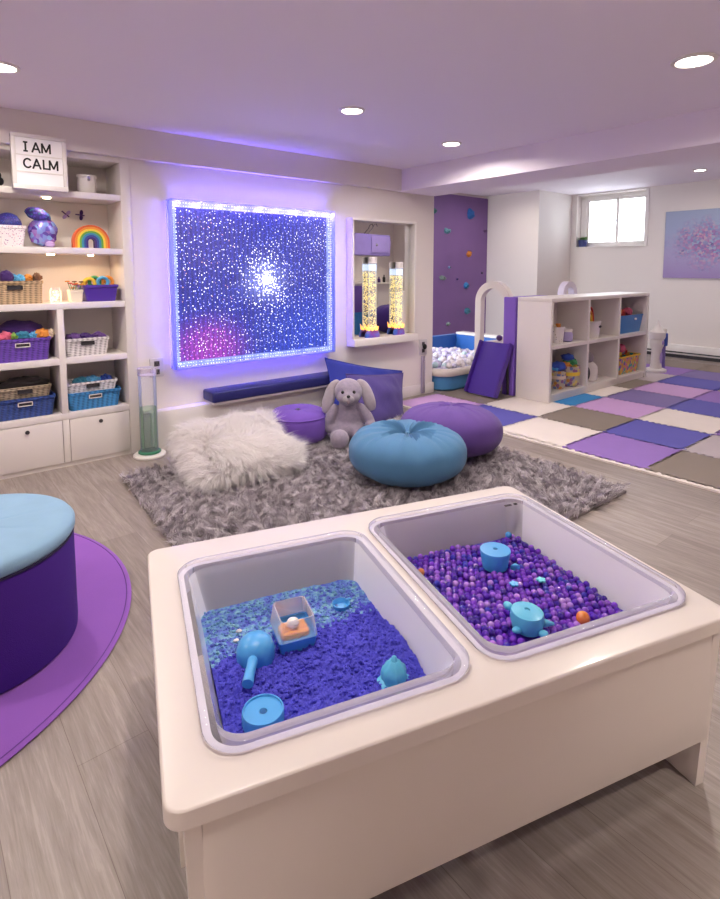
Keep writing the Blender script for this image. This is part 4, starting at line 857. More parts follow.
# ================================================================== SLIDE CLIMBER, ARCHES
cl = thing('play_climber', 'white arched play climber with a purple slide and a purple side panel', 'climber', (5.0, 3.7, .0145)); wpl = plain('white_plastic', '#e2d9d3', .4)
def arch(bm, x0, x1, yc, ro, ri, zs, z0):
    o = [(yc+ro, z0)]+[(yc+ro*math.cos(PI*i/24), zs+ro*math.sin(PI*i/24)) for i in range(25)]+[(yc-ro, z0)]
    n_ = [(yc-ri, z0)]+[(yc-ri*math.cos(PI*i/24), zs+ri*math.sin(PI*i/24)) for i in range(25)]+[(yc+ri, z0)]
    A = [bm.verts.new((x0, y, z)) for y, z in o+n_]; B = [bm.verts.new((x1, y, z)) for y, z in o+n_]; n = len(A)
    for i in range(n): bm.faces.new((A[i], A[(i+1) % n], B[(i+1) % n], B[i]))
    for V_ in (A, B):
        for i in range(n//2-1): bm.faces.new((V_[i], V_[i+1], V_[n-2-i], V_[n-1-i]))
    return bm
obj('arch', arch(bmesh.new(), 4.93, 5.0, 3.775, .232, .155, .985, .0145), wpl, cl, angle=30)
obj('side_panel', Bx(4.90, 5.55, 3.452, 3.60, .0145, 1.055, bev=.008), plain('purple_foam', '#7f5cc0', .55), cl)
obj('back_rail', Bx(5.50, 5.58, 3.94, 4.0, .0145, 1.03, bev=.01), wpl, cl)
obj('platform', Bx(4.91, 5.50, 3.605, 3.93, .50, .545, bev=.01), wpl, cl)
obj('pale_panel', Bx(5.51, 5.53, 3.605, 3.94, .55, 1.03), plain('pale_lilac_panel', '#b9aec0', .5), cl, smooth=False)
sl = fabric('slide_purple', '#4a2f98', .02, .4, 0)
A0 = Vector((4.63, 0, .028)); A1 = Vector((4.885, 0, .56)); dn = (A1-A0).normalized(); nr = Vector((-dn.z, 0, dn.x))
bm = bmesh.new()
def slab(bm, y0, y1, n0, n1, ext0=0, ext1=0):
    vs = [bm.verts.new(A0+(A1-A0)*a+dn*e+nr*k+Vector((0, y, 0))) for a, e in ((0, ext0), (1, ext1)) for y in (y0, y1) for k in (n0, n1)]
    for f in ((0, 1, 3, 2), (4, 6, 7, 5), (0, 4, 5, 1), (2, 3, 7, 6), (0, 2, 6, 4), (1, 5, 7, 3)): bm.faces.new([vs[i] for i in f])
slab(bm, 3.475, 3.845, -.005, .014); sd = obj('slide_chute', bm, sl, cl, smooth=False)
for y0, y1 in ((3.455, 3.48), (3.84, 3.865)):
    bm = bmesh.new(); slab(bm, y0, y1, -.012, .055); bmesh.ops.bevel(bm, geom=bm.edges[:], offset=.006, segments=2, affect='EDGES'); obj('side_rail', bm, plain('slide_rail', '#4a2a8c', .4), sd)
obj('slide_support', tube(bmesh.new(), [(4.88, 3.50, .5), (4.85, 3.50, .30), (4.87, 3.50, .03)], .014, 8), M['dark'], cl)
obj('step_block', Bx(5.005, 5.06, 3.605, 3.80, .0145, .36, bev=.01), wpl, cl)
for y, cc in ((3.65, 'lilac'), (3.73, 'cream'), (3.81, 'plum')): tag(obj('soft_ball', El((5.12, y, .545+.036), (.035, .035, .035), None, 2), FB[cc]), '%s ball at the top of the purple slide' % dict(lilac='lilac', cream='cream', plum='plum')[cc], 'ball')
p = atY(567.5, 292, 3.72); ap = thing('foam_arch', 'pale lilac foam arch showing above the top of the cubby shelf', 'arch', (p.x, 3.72, .0145)); xa = p.x
bm = bmesh.new(); ra, rb2, zs = .16, .09, 1.035
o = [(xa+ra, .0145)]+[(xa+ra*math.cos(PI*i/24), zs+ra*math.sin(PI*i/24)) for i in range(25)]+[(xa-ra, .0145)]; n_ = [(xa-rb2, .0145)]+[(xa-rb2*math.cos(PI*i/24), zs+rb2*math.sin(PI*i/24)) for i in range(25)]+[(xa+rb2, .0145)]
A = [bm.verts.new((x, 3.68, z)) for x, z in o+n_]; B = [bm.verts.new((x, 3.76, z)) for x, z in o+n_]; n = len(A)
for i in range(n): bm.faces.new((A[i], A[(i+1) % n], B[(i+1) % n], B[i]))
for V_ in (A, B):
    for i in range(n//2-1): bm.faces.new((V_[i], V_[i+1], V_[n-2-i], V_[n-1-i]))
obj('arch_body', bm, plain('lilac_foam', '#d6cbdc', .6), ap, angle=30)
obj('foot_pad', Bx(xa-.2, xa+.2, 3.64, 3.80, .0, .0140), M['white'], ap, smooth=False)

# ================================================================== BALL PIT
pt_ = thing('ball_pit', 'light blue ball pit tub with a white rim at the foot of the climbing wall', 'ball pit', (5.2, 4.7, 0))
bx0, bx1, by0, by1 = 4.49, 5.98, 4.06, 5.2
def RL(i, z, r=.16): return [(x, y, z) for x, y in rrect(bx0+i, bx1-i, by0+i, by1-i, r)]
lightblue = fabric('pit_blue', '#4f8fc4', .04, .6); darkblue = fabric('pit_blue_inner', '#1f5fb0', .04, .6)
obj('tub', loft(bmesh.new(), [RL(.04, .0), RL(.02, .02), RL(.01, .17), RL(.05, .17), RL(.06, .03)], True, True), lightblue, pt_)
obj('rim', loft(bmesh.new(), [RL(-.005, .168), RL(-.015, .185), RL(-.015, .225), RL(.0, .242), RL(.055, .242), RL(.07, .225), RL(.07, .185), RL(.055, .168), RL(-.005, .168)]), fabric('pit_white', '#ddd3cc', .03), pt_, angle=60)
bm = bmesh.new(); box(bm, bx0+.1, bx1+.02, by1-.02, by1+.06, .0, .44, bev=.01); obj('back_wall', bm, darkblue, pt_)
bm = bmesh.new(); box(bm, bx1-.02, bx1+.06, by0+.35, by1-.021, .0, .44, bev=.01); obj('back_wall', bm, darkblue, pt_)
obj('padded_top', Bx(bx1-.035, bx1+.12, by0+.35, by1-.03, .441, .475, bev=.012), M['whitetrim'], pt_)
bcols = [plain('ball_%d' % i, c, .35) for i, c in enumerate(('#e6dde0', '#d9d4e6', '#c8c0dc', '#b8d0d8', '#a99ccc'))]
bmesh_ = [finish('pit_ball', El((0, 0, 0), (.036,)*3, None, 3), m) for m in bcols]; spots = []
for k in range(4000):
    x, y = R.uniform(bx0+.12, bx1-.12), R.uniform(by0+.12, by1-.10)
    z = .215+.05*math.exp(-((x-5.2)/.5)**2)+R.uniform(-.01, .035)
    if all((x-a)**2+(y-b)**2+(z-c)**2 > .0049 for a, b, c in spots): spots.append((x, y, z))
    if len(spots) >= 190: break
for k, s in enumerate(spots):
    o = bpy.data.objects.new('pit_ball', bmesh_[R.choices(range(5), [6, 4, 2, 1.5, 1])[0]]); COL.objects.link(o); o.location = s
    tag(o, 'small white or pastel plastic ball heaped in the blue ball pit', 'ball', 'plastic balls in the ball pit')
obj('ball_bed', Bx(bx0+.11, bx1-.11, by0+.11, by1-.11, .03, .185), bcols[1], pt_, smooth=False)

# ================================================================== CLIMBING HOLDS
def hold(px, py, r, col, lab, sq=.85, tilt=0):
    p = atY(px, py, 6.345); t = thing('climbing_hold', lab, 'climbing hold', (p.x, 6.36, p.z), 'climbing holds on the purple wall')
    bm = El((p.x, 6.362, p.z), (r, r*.8, r*sq), Matrix.Rotation(tilt, 3, 'Y'), 3, r*.35, 4)
    for v in bm.verts: v.co.y = min(v.co.y, 6.3625)
    obj('grip', bm, plain('hold_'+col.lstrip('#'), col, .6), t)
    obj('bolt', La([(.012, 0), (.012, .006), (.001, .007)], (0, 0, 0), 10, fn=lambda q, a: Vector((p.x+q.x, 6.362-r*.8-q.z+.004, p.z+q.y))), M['dark'], t)
hold(471, 214, .085, '#1f5aa0', 'big dark blue climbing hold near the top of the purple wall', 1.1)
hold(447.5, 231, .075, '#5f8f9c', 'grey teal climbing hold high on the left of the purple wall', .55)
hold(469.5, 254, .062, '#c87a2c', 'orange climbing hold in the middle of the purple wall')
hold(466.5, 285.5, .062, '#2f78b0', 'mid blue climbing hold below the orange one')
hold(467.5, 311, .068, '#3a6f86', 'dark teal climbing hold beside the white arch')
hold(443, 278, .07, '#6f7f7a', 'grey green climbing hold at the left edge of the purple wall', .5, .3)
hold(448.5, 324, .045, '#8a9a96', 'small pale grey climbing hold just above the ball pit', .7)
hold(450, 267.5, .035, '#6f8fb8', 'small flat pale blue climbing hold left of the orange one', .5)
hold(434.8, 211, .05, '#2f6a6a', 'green climbing hold cut by the wall edge, upper left of the purple wall')
hold(482.5, 273, .022, '#3f2f5a', 'tiny dark purple climbing hold at the right of the purple wall')
hold(458, 279, .022, '#5a4a9a', 'tiny violet climbing hold left of the mid blue one')
hold(485.5, 231, .05, '#6f4f80', 'purple climbing hold nearly matching the wall, upper right', .4)

# ================================================================== painting and plant
p0 = atX(666, 212, XW-.03); p1 = atX(665.5, 278, XW-.03); y1p = p0.y; z0p, z1p = p1.z+.003, p0.z
pa = thing('wall_painting', 'square abstract canvas with pink and blue blossoms on a lavender ground', 'painting', (XW-.02, y1p-.55, z0p))
g = NT('abstract_canvas'); co = g.coord(what='Generated'); sep = g.n('ShaderNodeSeparateXYZ'); g.l(co, sep.inputs[0])
bgc = g.ramp(sep.outputs[2], [(0., '#9a84b8'), (.35, '#a59cc4'), (.7, '#9ba4c6'), (1., '#98a4c0')])
vo = g.n('ShaderNodeTexVoronoi', Scale=34, Randomness=1); g.l(co, vo.inputs['Vector'])
n2 = g.n('ShaderNodeTexNoise', Scale=5, Detail=6, Roughness=.7); g.l(co, n2.inputs['Vector'])
vc = g.ramp(vo.outputs['Color'], [(.15, '#9a5aa4'), (.3, '#6f8cb8'), (.42, '#c07aa4'), (.55, '#7f5aa0'), (.68, '#84a8c4'), (.8, '#cc9aa8'), (.92, '#4a4a84')])
def dst(cx, cz, sx, sz):
    cmb = g.n('ShaderNodeCombineXYZ'); a1 = g.n('ShaderNodeMath', operation='MULTIPLY_ADD'); a1.inputs[1].default_value = 1/sx; a1.inputs[2].default_value = -cx/sx; g.l(sep.outputs[1], a1.inputs[0]); a2 = g.n('ShaderNodeMath', operation='MULTIPLY_ADD'); a2.inputs[1].default_value = 1/sz; a2.inputs[2].default_value = -cz/sz; g.l(sep.outputs[2], a2.inputs[0])
    g.l(a1.outputs[0], cmb.inputs[0]); g.l(a2.outputs[0], cmb.inputs[1]); ln_ = g.n('ShaderNodeVectorMath', operation='LENGTH'); g.l(cmb.outputs[0], ln_.inputs[0]); return ln_.outputs['Value']
dd = dst(.42, .5, .62, .42); ad = g.n('ShaderNodeMath', operation='MULTIPLY_ADD'); ad.inputs[1].default_value = 1.3; g.l(n2.outputs[0], ad.inputs[0]); g.l(dd, ad.inputs[2])
mk = g.ramp(ad.outputs[0], [(.0, '#ffffff'), (.99, '#ffffff'), (1., '#000000')]); mr_ = g.n('ShaderNodeMapRange'); mr_.inputs[1].default_value = 1.0; mr_.inputs[2].default_value = 1.6; mr_.inputs[3].default_value = .85; mr_.inputs[4].default_value = 0.; g.l(ad.outputs[0], mr_.inputs[0])
mx = g.n('ShaderNodeMixRGB'); g.l(mr_.outputs[0], mx.inputs[0]); g.l(bgc, mx.inputs[1]); g.l(vc, mx.inputs[2]); g.l(mx.outputs[0], g.b.inputs['Base Color']); g.b.inputs['Roughness'].default_value = .6
obj('canvas', Bx(XW-.032, XW-.004, y1p-1.12, y1p, z0p, z1p, bev=.003), g.m, pa, smooth=False)
obj('stretcher_frame', Bx(XW-.004, XW-.0005, y1p-1.10, y1p-.02, z0p+.02, z1p-.02), M['whitetrim'], pa, smooth=False)
p = atX(582.5, 249, XW+.05); t = thing('potted_plant', 'small green plant in a dark blue pot on the window sill', 'plant', (XW+.05, p.y, WZ0+.019))
obj('pot', La([(.05, .001), (.062, .01), (.075, .105), (.078, .115), (.07, .115), (.066, .09), (.001, .09)], (XW+.05, p.y, WZ0+.019), 28), plain('navy_pot', '#3a4480', .35), t)
bm = bmesh.new()
for k in range(46):
    a = R.uniform(0, 2*PI); l = R.uniform(.06, .13); up = R.uniform(.4, 1.1); d_ = Vector((math.cos(a)*.6, math.sin(a), up)).normalized(); q = Vector((XW+.05, p.y, WZ0+.019+.095))+Vector((R.uniform(-.03, .03), R.uniform(-.04, .04), 0)); tip = q+d_*l; tip.z -= .02*abs(math.cos(a)); sd_ = d_.cross(Vector((0, 0, 1))).normalized()*.014; m1 = q+d_*l*.55+Vector((0, 0, .012))
    tip.x = min(tip.x, XW+.13); m1.x = min(m1.x, XW+.13)
    v = [bm.verts.new(x_) for x_ in (q, m1+sd_, tip, m1-sd_)]; bm.faces.new(v)
obj('leaves', bm, plain('leaf_green', '#5f8f4a', .5, var=.15), t)

# ================================================================== SENSORY TABLE
TXo, TYo, TW, TD, TT, TH = .268745, .819485, 1.352524, .916799, -.297393, .488257
TM = Matrix.Translation((TXo, TYo, 0)) @ Matrix.Rotation(TT, 4, 'Z')
def tl(px, py, z):
    p = TM.inverted() @ atZ(px, py, z); return p
tb = localthing('sensory_table', 'low white play table with two inset clear bins', 'table', (TXo, TYo, 0), TT)
BINS = [(.074, .646, .072, .780), (.676, 1.318, .076, .822)]; th = .034
def plate(bm, outer, holes, z0, z1, bev=.006):
    edges_t, edges_b, loops = [], [], []
    for L in [outer]+holes:
        ins = L is outer
        vt = [bm.verts.new((x, y, z1)) for x, y in L]; vb = [bm.verts.new((x, y, z0)) for x, y in L]; n = len(L)
        for k in range(n):
            edges_t.append(bm.edges.new((vt[k], vt[(k+1) % n]))); edges_b.append(bm.edges.new((vb[k], vb[(k+1) % n]))); bm.faces.new((vb[k], vb[(k+1) % n], vt[(k+1) % n], vt[k]))
        if ins: rim = [e for e in edges_t]
    bmesh.ops.triangle_fill(bm, edges=edges_t, use_beauty=True); bmesh.ops.triangle_fill(bm, edges=edges_b, use_beauty=True)
    bmesh.ops.recalc_face_normals(bm, faces=bm.faces)
    bmesh.ops.bevel(bm, geom=rim, offset=bev, segments=3, affect='EDGES', profile=.5)
    return bm
bm = plate(bmesh.new(), rrect(0, TW, 0, TD, .035, 8), [rrect(a+.014, b-.014, c+.014, d-.014, .06, 8) for a, b, c, d in BINS], TH-th, TH)
obj('tabletop', bm, M['table'], tb, angle=30)
ins = .03
obj('front_apron', Bx(ins+.03, TW-.037, ins, ins+.02, .135, TH-th, bev=.002), M['table'], tb)
obj('back_apron', Bx(ins+.03, TW-.037, TD-ins-.02, TD-ins, .135, TH-th, bev=.002), M['table'], tb)
for x0 in (ins, TW-.036):
    obj('end_apron', Bx(x0+.004, x0+.024, .23, TD-.23, .135, TH-th, bev=.002), M['table'], tb)
    for y0, y1 in ((ins-.002, .23), (TD-.23, TD-ins+.002)):
        bm = bmesh.new(); s_in = 1 if x0 < .5 else -1
        vs = []
        for z, k in ((0, 1), (TH-th, 0)):
            off = .018*k*s_in; yo = .012*k
            for x, y in ((x0, y0), (x0+.028, y0), (x0+.028, y1), (x0, y1)): vs.append(bm.verts.new((x+off, y+(yo if y < TD/2 else -yo), z)))
        for f in ((0, 3, 2, 1), (4, 5, 6, 7), (0, 1, 5, 4), (1, 2, 6, 5), (2, 3, 7, 6), (3, 0, 4, 7)): bm.faces.new([vs[i] for i in f])
        obj('leg', bm, M['table'], tb, smooth=False)
def clear_bin(label, b):
    x0, x1, y0, y1 = b; t = localthing('storage_bin', label, 'bin', TM @ Vector(((x0+x1)/2, (y0+y1)/2, TH-.21)), TT); ox, oy = (x0+x1)/2, (y0+y1)/2
    # parts are modelled around the bin's own centre
    def L(i, z, r, sh=0): return [(x+sh, y, z-(TH-.21)) for x, y in rrect(x0-ox+i, x1-ox-i, y0-oy+i, y1-oy-i, r, 10)]
    shell = loft(bmesh.new(), [L(.029, TH-.004, .054), L(.062, TH-.20, .045, .014)], False, True)
    obj('bin_shell', shell, M['bin'], t, angle=50)
    rim = loft(bmesh.new(), [L(.020, TH-.06, .05), L(.017, TH-.002, .055), L(.017, TH+.0012, .055), L(.002, TH+.0015, .07), L(0, TH+.006, .072), L(.0, TH+.013, .072), L(.004, TH+.017, .07), L(.022, TH+.018, .06), L(.027, TH+.014, .056), L(.029, TH-.004, .054)])
    obj('rim', rim, M['rim'], t, angle=50)
    return t
clear_bin('clear plastic bin of blue sand set into the left half of the table', BINS[0])
clear_bin('clear plastic bin of purple water beads set into the right half of the table', BINS[1])
# --- sand
x0, x1, y0, y1 = BINS[0]; zs = TH-.118; nx, ny = 170, 210; bm = bmesh.new(); G = []
def sandz(x, y):
    u, v = (x-x0)/(x1-x0), (y-y0)/(y1-y0)
    ridge = .5+.5*math.tanh((.60-v+.10*noise.noise(Vector((u*5, 2, 0)))+.10*(u-.5))*9)     # thick indigo heap at the front
    big = .012*noise.noise(Vector((x*9, y*9, 1)))
    cr = .010*(noise.noise(Vector((x*42, y*42, 3))))+.006*abs(noise.noise(Vector((x*85, y*85, 5))))+.003*noise.noise(Vector((x*190, y*190, 7)))
    return zs-.006+.020*ridge+big*(.4+.6*ridge)+cr*(.35+.75*ridge), ridge
wl = .049; sf = .008
for i in range(nx+1):
    row = []
    for j in range(ny+1):
        x = x0+wl+sf+(x1-x0-2*wl)*i/nx; y = y0+wl+(y1-y0-2*wl)*j/ny; z, rd = sandz(x, y); row.append((bm.verts.new((x, y, z)), rd))
    G.append(row)
for i in range(nx):
    for j in range(ny):
        f = bm.faces.new((G[i][j][0], G[i+1][j][0], G[i+1][j+1][0], G[i][j+1][0])); f.material_index = 1 if G[i][j][1]+.5*noise.noise(Vector((i*.11, j*.11, 4))) < .38 else 0
for k in range(2600):    # loose crumbs
    x, y = R.uniform(x0+wl+.018, x1-wl-.002), R.uniform(y0+wl+.01, y1-wl-.01); z, rd = sandz(x, y); r = R.uniform(.0016, .0062); n0 = len(bm.faces)
    ell(bm, (x, y, z+r*.3), (r, r*R.uniform(.7, 1.2), r*.8), None, 1); bm.faces.ensure_lookup_table()
    if rd < .4:
        for f in bm.faces[n0:]: f.material_index = 1
# sides down to the bin floor
edge = [G[i][0][0] for i in range(nx+1)]+[G[nx][j][0] for j in range(1, ny+1)]+[G[i][ny][0] for i in range(nx-1, -1, -1)]+[G[0][j][0] for j in range(ny-1, 0, -1)]
cx_, cy_ = (x0+x1)/2, (y0+y1)/2; low = [bm.verts.new((cx_+(v.co.x-cx_)*.985, cy_+(v.co.y-cy_)*.985, TH-.185)) for v in edge]; n = len(edge)
for k in range(n): bm.faces.new((edge[k], edge[(k+1) % n], low[(k+1) % n], low[k]))
bm.transform(TM)
sandA = plain('indigo_sand', '#4a48c0', .85, bump=.5, bscale=300, var=.10, vscale=120)
g = NT('teal_glitter_sand'); nz = g.n('ShaderNodeTexNoise', Scale=70, Detail=3); g.l(g.coord(), nz.inputs['Vector']); g.l(g.ramp(nz.outputs[0], [(.35, '#4a52b8'), (.5, '#5a7fc4'), (.62, '#6fa6bc'), (.75, '#8fb8c8')]), g.b.inputs['Base Color']); g.b.inputs['Roughness'].default_value = .6; g.bump(nz.outputs[0], .5, .004)
tag(obj('kinetic_sand', bm, [sandA, g.m], smooth=False), 'crumbly indigo and teal play sand in the left table bin', 'sand', kind='stuff')
def sz_at(x, y): return sandz(x, y)[0]
blue = plain('toy_blue', '#4aa0e0', .35, coat=.2); blue2 = plain('toy_aqua', '#58b4d8', .4, coat=.1)
def T3(px, py, z): p = tl(px, py, z); return p
def addt(t, name, bm, mat, **k): bm.transform(TM); return obj(name, bm, mat, t, **k)
# scoop with round bowl upside down
c = T3(255.5, 643, zs+.05); e = T3(249, 683, zs+.02); zc = sz_at(c.x, c.y)
t = thing('sand_scoop', 'round blue sand scoop lying upside down on the sand', 'scoop', TM @ Vector((c.x, c.y, zc)))
addt(t, 'bowl', La([(.046, .0), (.0475, .012), (.0465, .03), (.041, .046), (.030, .056), (.016, .0615), (.001, .063)], (c.x, c.y, zc), 36), blue)
d_ = Vector((e.x-c.x, e.y-c.y, 0)).normalized(); ln0 = .115; zh = sz_at(e.x, e.y)+.014
addt(t, 'handle', tube(bmesh.new(), [Vector((c.x, c.y, zc+.028))+d_*.040, Vector((c.x, c.y, zc+.026))+d_*.06, Vector((c.x, c.y, zh+.004))+d_*.09, Vector((c.x, c.y, zh))+d_*ln0], [.013, .012, .0125, .0135], 12), blue)
# small tub with clear lid holding an orange disc
c = T3(293.5, 635, zs+.02); zc = sz_at(c.x, c.y)+.004; t = thing('sand_container', 'small blue tub with a clear cover and an orange disc inside', 'container', TM @ Vector((c.x, c.y, zc)))
def RB(cx, cy, hw, hd, z, r): return [(cx+x, cy+y, z) for x, y in rrect(-hw, hw, -hd, hd, r)]
addt(t, 'tub', loft(bmesh.new(), [RB(c.x, c.y, .044, .050, zc, .008), RB(c.x, c.y, .050, .056, zc+.034, .010), RB(c.x, c.y, .046, .052, zc+.034, .008), RB(c.x, c.y, .043, .049, zc+.022, .008)], True, True), blue)
addt(t, 'cover', loft(bmesh.new(), [RB(c.x, c.y, .051, .057, zc+.034, .011), RB(c.x, c.y, .050, .056, zc+.040, .011), RB(c.x, c.y, .044, .050, zc+.085, .012), RB(c.x, c.y, .041, .047, zc+.085, .011)], False, False), clear('cover_clear', '#ffffff', '#f0ecf6', .28, .1))
addt(t, 'orange_disc', loft(bmesh.new(), [RB(c.x, c.y, .038, .030, zc+.024, .012), RB(c.x, c.y, .036, .028, zc+.034, .012)], True, True), plain('orange_insert', '#eda04a', .5))
addt(t, 'white_ball', El((c.x, c.y+.004, zc+.044), (.017, .017, .013), None, 3), M['whitetrim'])
# round lid cup
c = T3(263, 707, zs+.045); zc = sz_at(c.x, c.y)-.01; t = thing('sand_mould', 'round blue mould with a hole on top at the front of the sand bin', 'sand mould', TM @ Vector((c.x, c.y, zc)))
addt(t, 'mould_body', La([(.045, 0), (.045, .036), (.0435, .041), (.041, .041), (.040, .037), (.012, .036), (.009, .036), (.007, .032), (.001, .030)], (c.x, c.y, zc), 40), blue); addt(t, 'hole', La([(.007, .0362), (.001, .0368)], (c.x, c.y, zc), 16), plain('hole_shade', '#1f5f9a', .8))  # disc in darker blue stands in for shade inside the hole
# tower mould
c = T3(394, 683, zs+.01); zc = sz_at(c.x, c.y); t = thing('sand_mould', 'small aqua castle tower mould at the right of the sand', 'sand mould', TM @ Vector((c.x, c.y, zc)))
addt(t, 'tower_body', La([(.037, 0), (.038, .008), (.028, .012), (.030, .028), (.027, .040), (.018, .048), (.014, .055), (.008, .058), (.005, .067), (.001, .070)], (c.x, c.y, zc-.004), 32, fn=lambda p, a: Vector((p.x*(1+.07*math.cos(a*7)), p.y*(1+.07*math.cos(a*7)), p.z))), blue2)
# buried ring cup
c = T3(341, 607, zs); zc = sz_at(c.x, c.y); t = thing('sand_cup', 'little blue cup half buried at the back of the sand', 'cup', TM @ Vector((c.x, c.y, zc-.012)))
addt(t, 'cup_body', La([(.022, -.012), (.026, .012), (.024, .013), (.019, .002), (.001, .002)], (c.x, c.y, zc), 28), blue); addt(t, 'lip_tabs', El((c.x+.026, c.y+.008, zc+.012), (.010, .006, .004), None, 2), blue)
# shell bits
for px, py, lab in ((239, 631, 'tiny white shell left of the round sand scoop'), (236, 641, 'tiny cream pebble on the sand by the round scoop')):
    c = T3(px, py-8 if False else py, zs); tag(addt(None, 'small_shell', El((c.x, c.y, sz_at(c.x, c.y)+.003), (.008, .006, .004), None, 2, .002), M['whitetrim']), lab, 'shell')
# --- water beads
x0, x1, y0, y1 = BINS[1]; zbd = TH-.122; rb = .0105; wl = .050
def beadmat(name, c, deep):
    t = NT(name); t.b.inputs['Base Color'].default_value = lin(c); t.b.inputs['Roughness'].default_value = .06; t.b.inputs['Coat Weight'].default_value = .6; t.b.inputs['Coat Roughness'].default_value = .03
    t.b.inputs['Subsurface Weight'].default_value = 0.0; t.b.inputs['Transmission Weight'].default_value = .35; t.b.inputs['IOR'].default_value = 1.5
    return t.m
bms = [beadmat('bead_%d' % i, c, 0) for i, c in enumerate(('#8a40e0', '#6a2cd0', '#a860ee', '#4a20b0', '#cc90fa', '#4438c8'))]
sph = [finish('water_bead', El((0, 0, 0), (rb,)*3, None, 3), m) for m in bms]
pos = []; row = 0; yy = y0+wl+rb
while yy < y1-wl-rb:
    xx = x0+wl+.008+rb+(rb if row % 2 else 0)
    while xx < x1-wl+.006-rb:
        pos.append((xx+R.uniform(-.002, .002), yy+R.uniform(-.002, .002), zbd+.010*noise.noise(Vector((xx*6, yy*6, 0)))+R.uniform(-.005, .006))); xx += 2*rb*1.01
    yy += 2*rb*.88; row += 1
cl_ = TM.inverted() @ CAMP
toys = [(T3(495, 562, zbd+.02), .052), (T3(527, 622, zbd+.02), .05), (T3(583, 617, zbd+.015), .022)]
pos = [q for q in pos if all(math.hypot(q[0]-c.x, q[1]-c.y) > r-.004 for c, r in toys)]
vis = lambda q: (Vector(q)-cl_).length+(5 if q[1]-y0 < .135+.0*q[0] else 0)
order = sorted(pos, key=vis); near, rest = order[:300], order[300:]
wts = [5, 5, 3, 4, 2, 1.6]
for q in near:
    o = bpy.data.objects.new('water_bead', sph[R.choices(range(6), wts)[0]]); COL.objects.link(o); o.location = TM @ Vector(q)
    tag(o, 'shiny purple water bead in the nearer part of the bead bin', 'bead', 'purple water beads')
bm = bmesh.new()
for q in rest:
    n0 = len(bm.faces); ell(bm, q, (rb,)*3, None, 2); bm.faces.ensure_lookup_table(); mi = R.choices(range(6), wts)[0]
    for f in bm.faces[n0:]: f.material_index = mi
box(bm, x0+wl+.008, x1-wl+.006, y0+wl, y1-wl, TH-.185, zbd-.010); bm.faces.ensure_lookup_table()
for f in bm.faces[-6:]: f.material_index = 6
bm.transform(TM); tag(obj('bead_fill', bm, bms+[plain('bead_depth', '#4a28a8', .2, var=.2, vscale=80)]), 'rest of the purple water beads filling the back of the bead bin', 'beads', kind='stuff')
# toys on the beads
c = toys[0][0]; zc = zbd+.004; t = thing('sand_mould', 'round blue mould with a spout, farther back on the purple beads', 'sand mould', TM @ Vector((c.x, c.y, zc)))
addt(t, 'mould_body', La([(.040, 0), (.050, .056), (.049, .060), (.010, .062), (.008, .062), (.006, .056), (.001, .054)], (c.x, c.y, zc), 36), blue)
addt(t, 'spout', loft(bmesh.new(), [[(c.x+a, c.y-.052+b, zc+z) for a, b in ((.028, .006), (.055, -.006), (.05, .012))] for z in (.004, .022)], True, True), blue); addt(t, 'hole', La([(.006, .0605), (.001, .061)], (c.x, c.y, zc), 14), plain('hole_shade2', '#20609a', .8))  # the hole's shade is painted as a darker blue disc
c = toys[1][0]; t = thing('turtle_mould', 'blue turtle shaped mould on the purple beads, nearer one', 'sand mould', TM @ Vector((c.x, c.y, zc)))
addt(t, 'shell', La([(.040, 0), (.047, .028), (.043, .048), (.030, .052), (.008, .053), (.006, .049), (.001, .048)], (c.x, c.y, zc), 30, fn=lambda p, a: Vector((p.x*.95, p.y*1.05, p.z))), blue2)
addt(t, 'head', El((c.x-.022, c.y+.055, zc+.036), (.012, .016, .011), None, 2), blue2); addt(t, 'tail', tube(bmesh.new(), [(c.x+.035, c.y-.025, zc+.02), (c.x+.062, c.y-.035, zc+.016)], [.012, .004], 8), blue2)
for dx, dy in ((-.045, -.015), (.01, -.055)): addt(t, 'flipper', El((c.x+dx, c.y+dy, zc+.014), (.014, .012, .008), None, 2), blue2)
c = toys[2][0]; tag(addt(None, 'marble', El((c.x, c.y, zbd+.012), (.019,)*3, None, 3), plain('amber', '#d8742c', .15, coat=.6)), 'single orange marble near the front of the bead bin', 'marble')
for px, py, lab, cc in ((508.5, 535, 'small bright blue bead by the back corner of the bead bin', blue), (514, 585, 'little blue star charm between the two moulds', blue), (541, 581, 'little teal star charm on the beads right of centre', blue2), (421, 572, 'small orange bead at the left edge of the bead bin', plain('amber2', '#c87a4a', .2))):
    c = T3(px, py, zbd+.012); bm = bmesh.new()
    if 'star' in lab:
        for k in range(5): ell(bm, (c.x+.009*math.cos(k*1.257), c.y+.009*math.sin(k*1.257), zbd+.016), (.007, .007, .005), None, 1)
        ell(bm, (c.x, c.y, zbd+.017), (.008, .008, .006), None, 1)
    else: ell(bm, (c.x, c.y, zbd+.012), (.012,)*3, None, 2)
    tag(addt(None, 'star_charm' if 'star' in lab else 'water_bead', bm, cc), lab, 'charm' if 'star' in lab else 'bead')
# dark marks of the drain slot on the far rim
c = tl(511, 505, TH); addt(tb, 'x', Bx(0, .001, 0, .001, 0, .001), M['dark']) if False else None
bm = Bx(c.x-.028, c.x+.0, c.y-.006, c.y+.004, TH, TH+.003, bev=.001); box(bm, c.x+.012, c.x+.024, c.y-.006, c.y+.003, TH, TH+.003); obj('drain_slot', bm, M['dark'], tb, smooth=False)

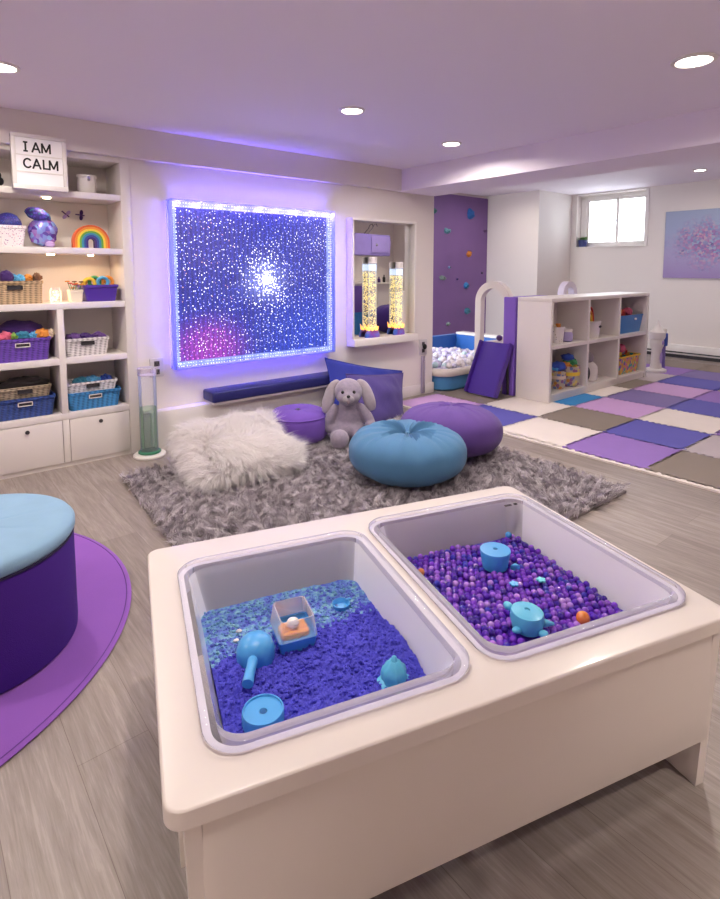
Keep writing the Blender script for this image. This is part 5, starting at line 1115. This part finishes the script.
# ================================================================== THE ROOM BEHIND THE CAMERA (seen in the mirror)
def refl(px, py, y): v = atY(px, py, 2*(D-.014)-y); return v.x, v.z
xa_, _ = refl(355, 300, -1.2); xb_, _ = refl(412, 300, -1.2)
t = thing('low_counter', 'long white counter against the front wall, seen in the mirror', 'counter', ((xa_+xb_)/2, -1.35, 0))
obj('carcass', Bx(xa_-.3, min(xb_+.3, XW-.12), YF+.016, -1.22, 0, 1.0), M['white'], t, smooth=False); obj('worktop', Bx(xa_-.32, min(xb_+.32, XW-.1), YF+.016, -1.18, 1.0, 1.04, bev=.004), M['white'], t)
x_a, _ = refl(354, 300, -1.1); x_b, _ = refl(371, 300, -1.1); tag(obj('foam_screen', Bx(x_a, x_b, -1.16, -1.08, .0, .98, bev=.01), plain('screen_purple', '#6a4aa0', .6)), 'tall purple foam panel leaning on the counter, seen in the mirror', 'panel')
x_a, _ = refl(352, 300, -.8); x_b, _ = refl(366, 300, -.8); tag(obj('toy_chest', tbox(bmesh.new(), (x_a+x_b)/2, -.75, .001, .5, .4, .54, .44, .42), plain('chest_blue', '#2f78b8', .5)), 'blue toy chest seen in the lower left of the mirror', 'chest')
x_a, _ = refl(397, 310, -.2); pouf('bean_bag', 'deep purple bean bag chair seen in the mirror', 'bean bag', (x_a, -.3, .001), .46, .62, fabric('bean_purple', '#3c1f78', .04), 10, None, None, .2, 2.4)
for k, (px, hh, lab) in enumerate(((364, .2, 'slim dark bottle on the counter, leftmost in the mirror'), (379, .13, 'short dark bottle on the counter, second in the mirror'), (384, .17, 'dark bottle on the counter, third in the mirror'), (407, .22, 'tall slim bottle on the counter, rightmost in the mirror'))):
    x_a, _ = refl(px, 280, -1.35); tag(obj('bottle', La([(.03, 0), (.034, .01), (.034, hh*.6), (.014, hh*.78), (.014, hh)], (x_a, -1.35, 1.041), 20), FB['violet' if k % 2 else 'black']), lab, 'bottle')

# ================================================================== render look
scene.view_settings.view_transform = 'Standard'; scene.view_settings.look = 'None'; scene.view_settings.gamma = 1; scene.view_settings.use_curve_mapping = False
scene.view_settings.exposure = 0.55
cy = scene.cycles; cy.max_bounces = 10; cy.diffuse_bounces = 5; cy.glossy_bounces = 5; cy.transmission_bounces = 6; cy.transparent_max_bounces = 24; cy.sample_clamp_indirect = 6; cy.caustics_reflective = False; cy.caustics_refractive = False
for o in list(bpy.data.objects):
    if '_at' in o: del o['_at']
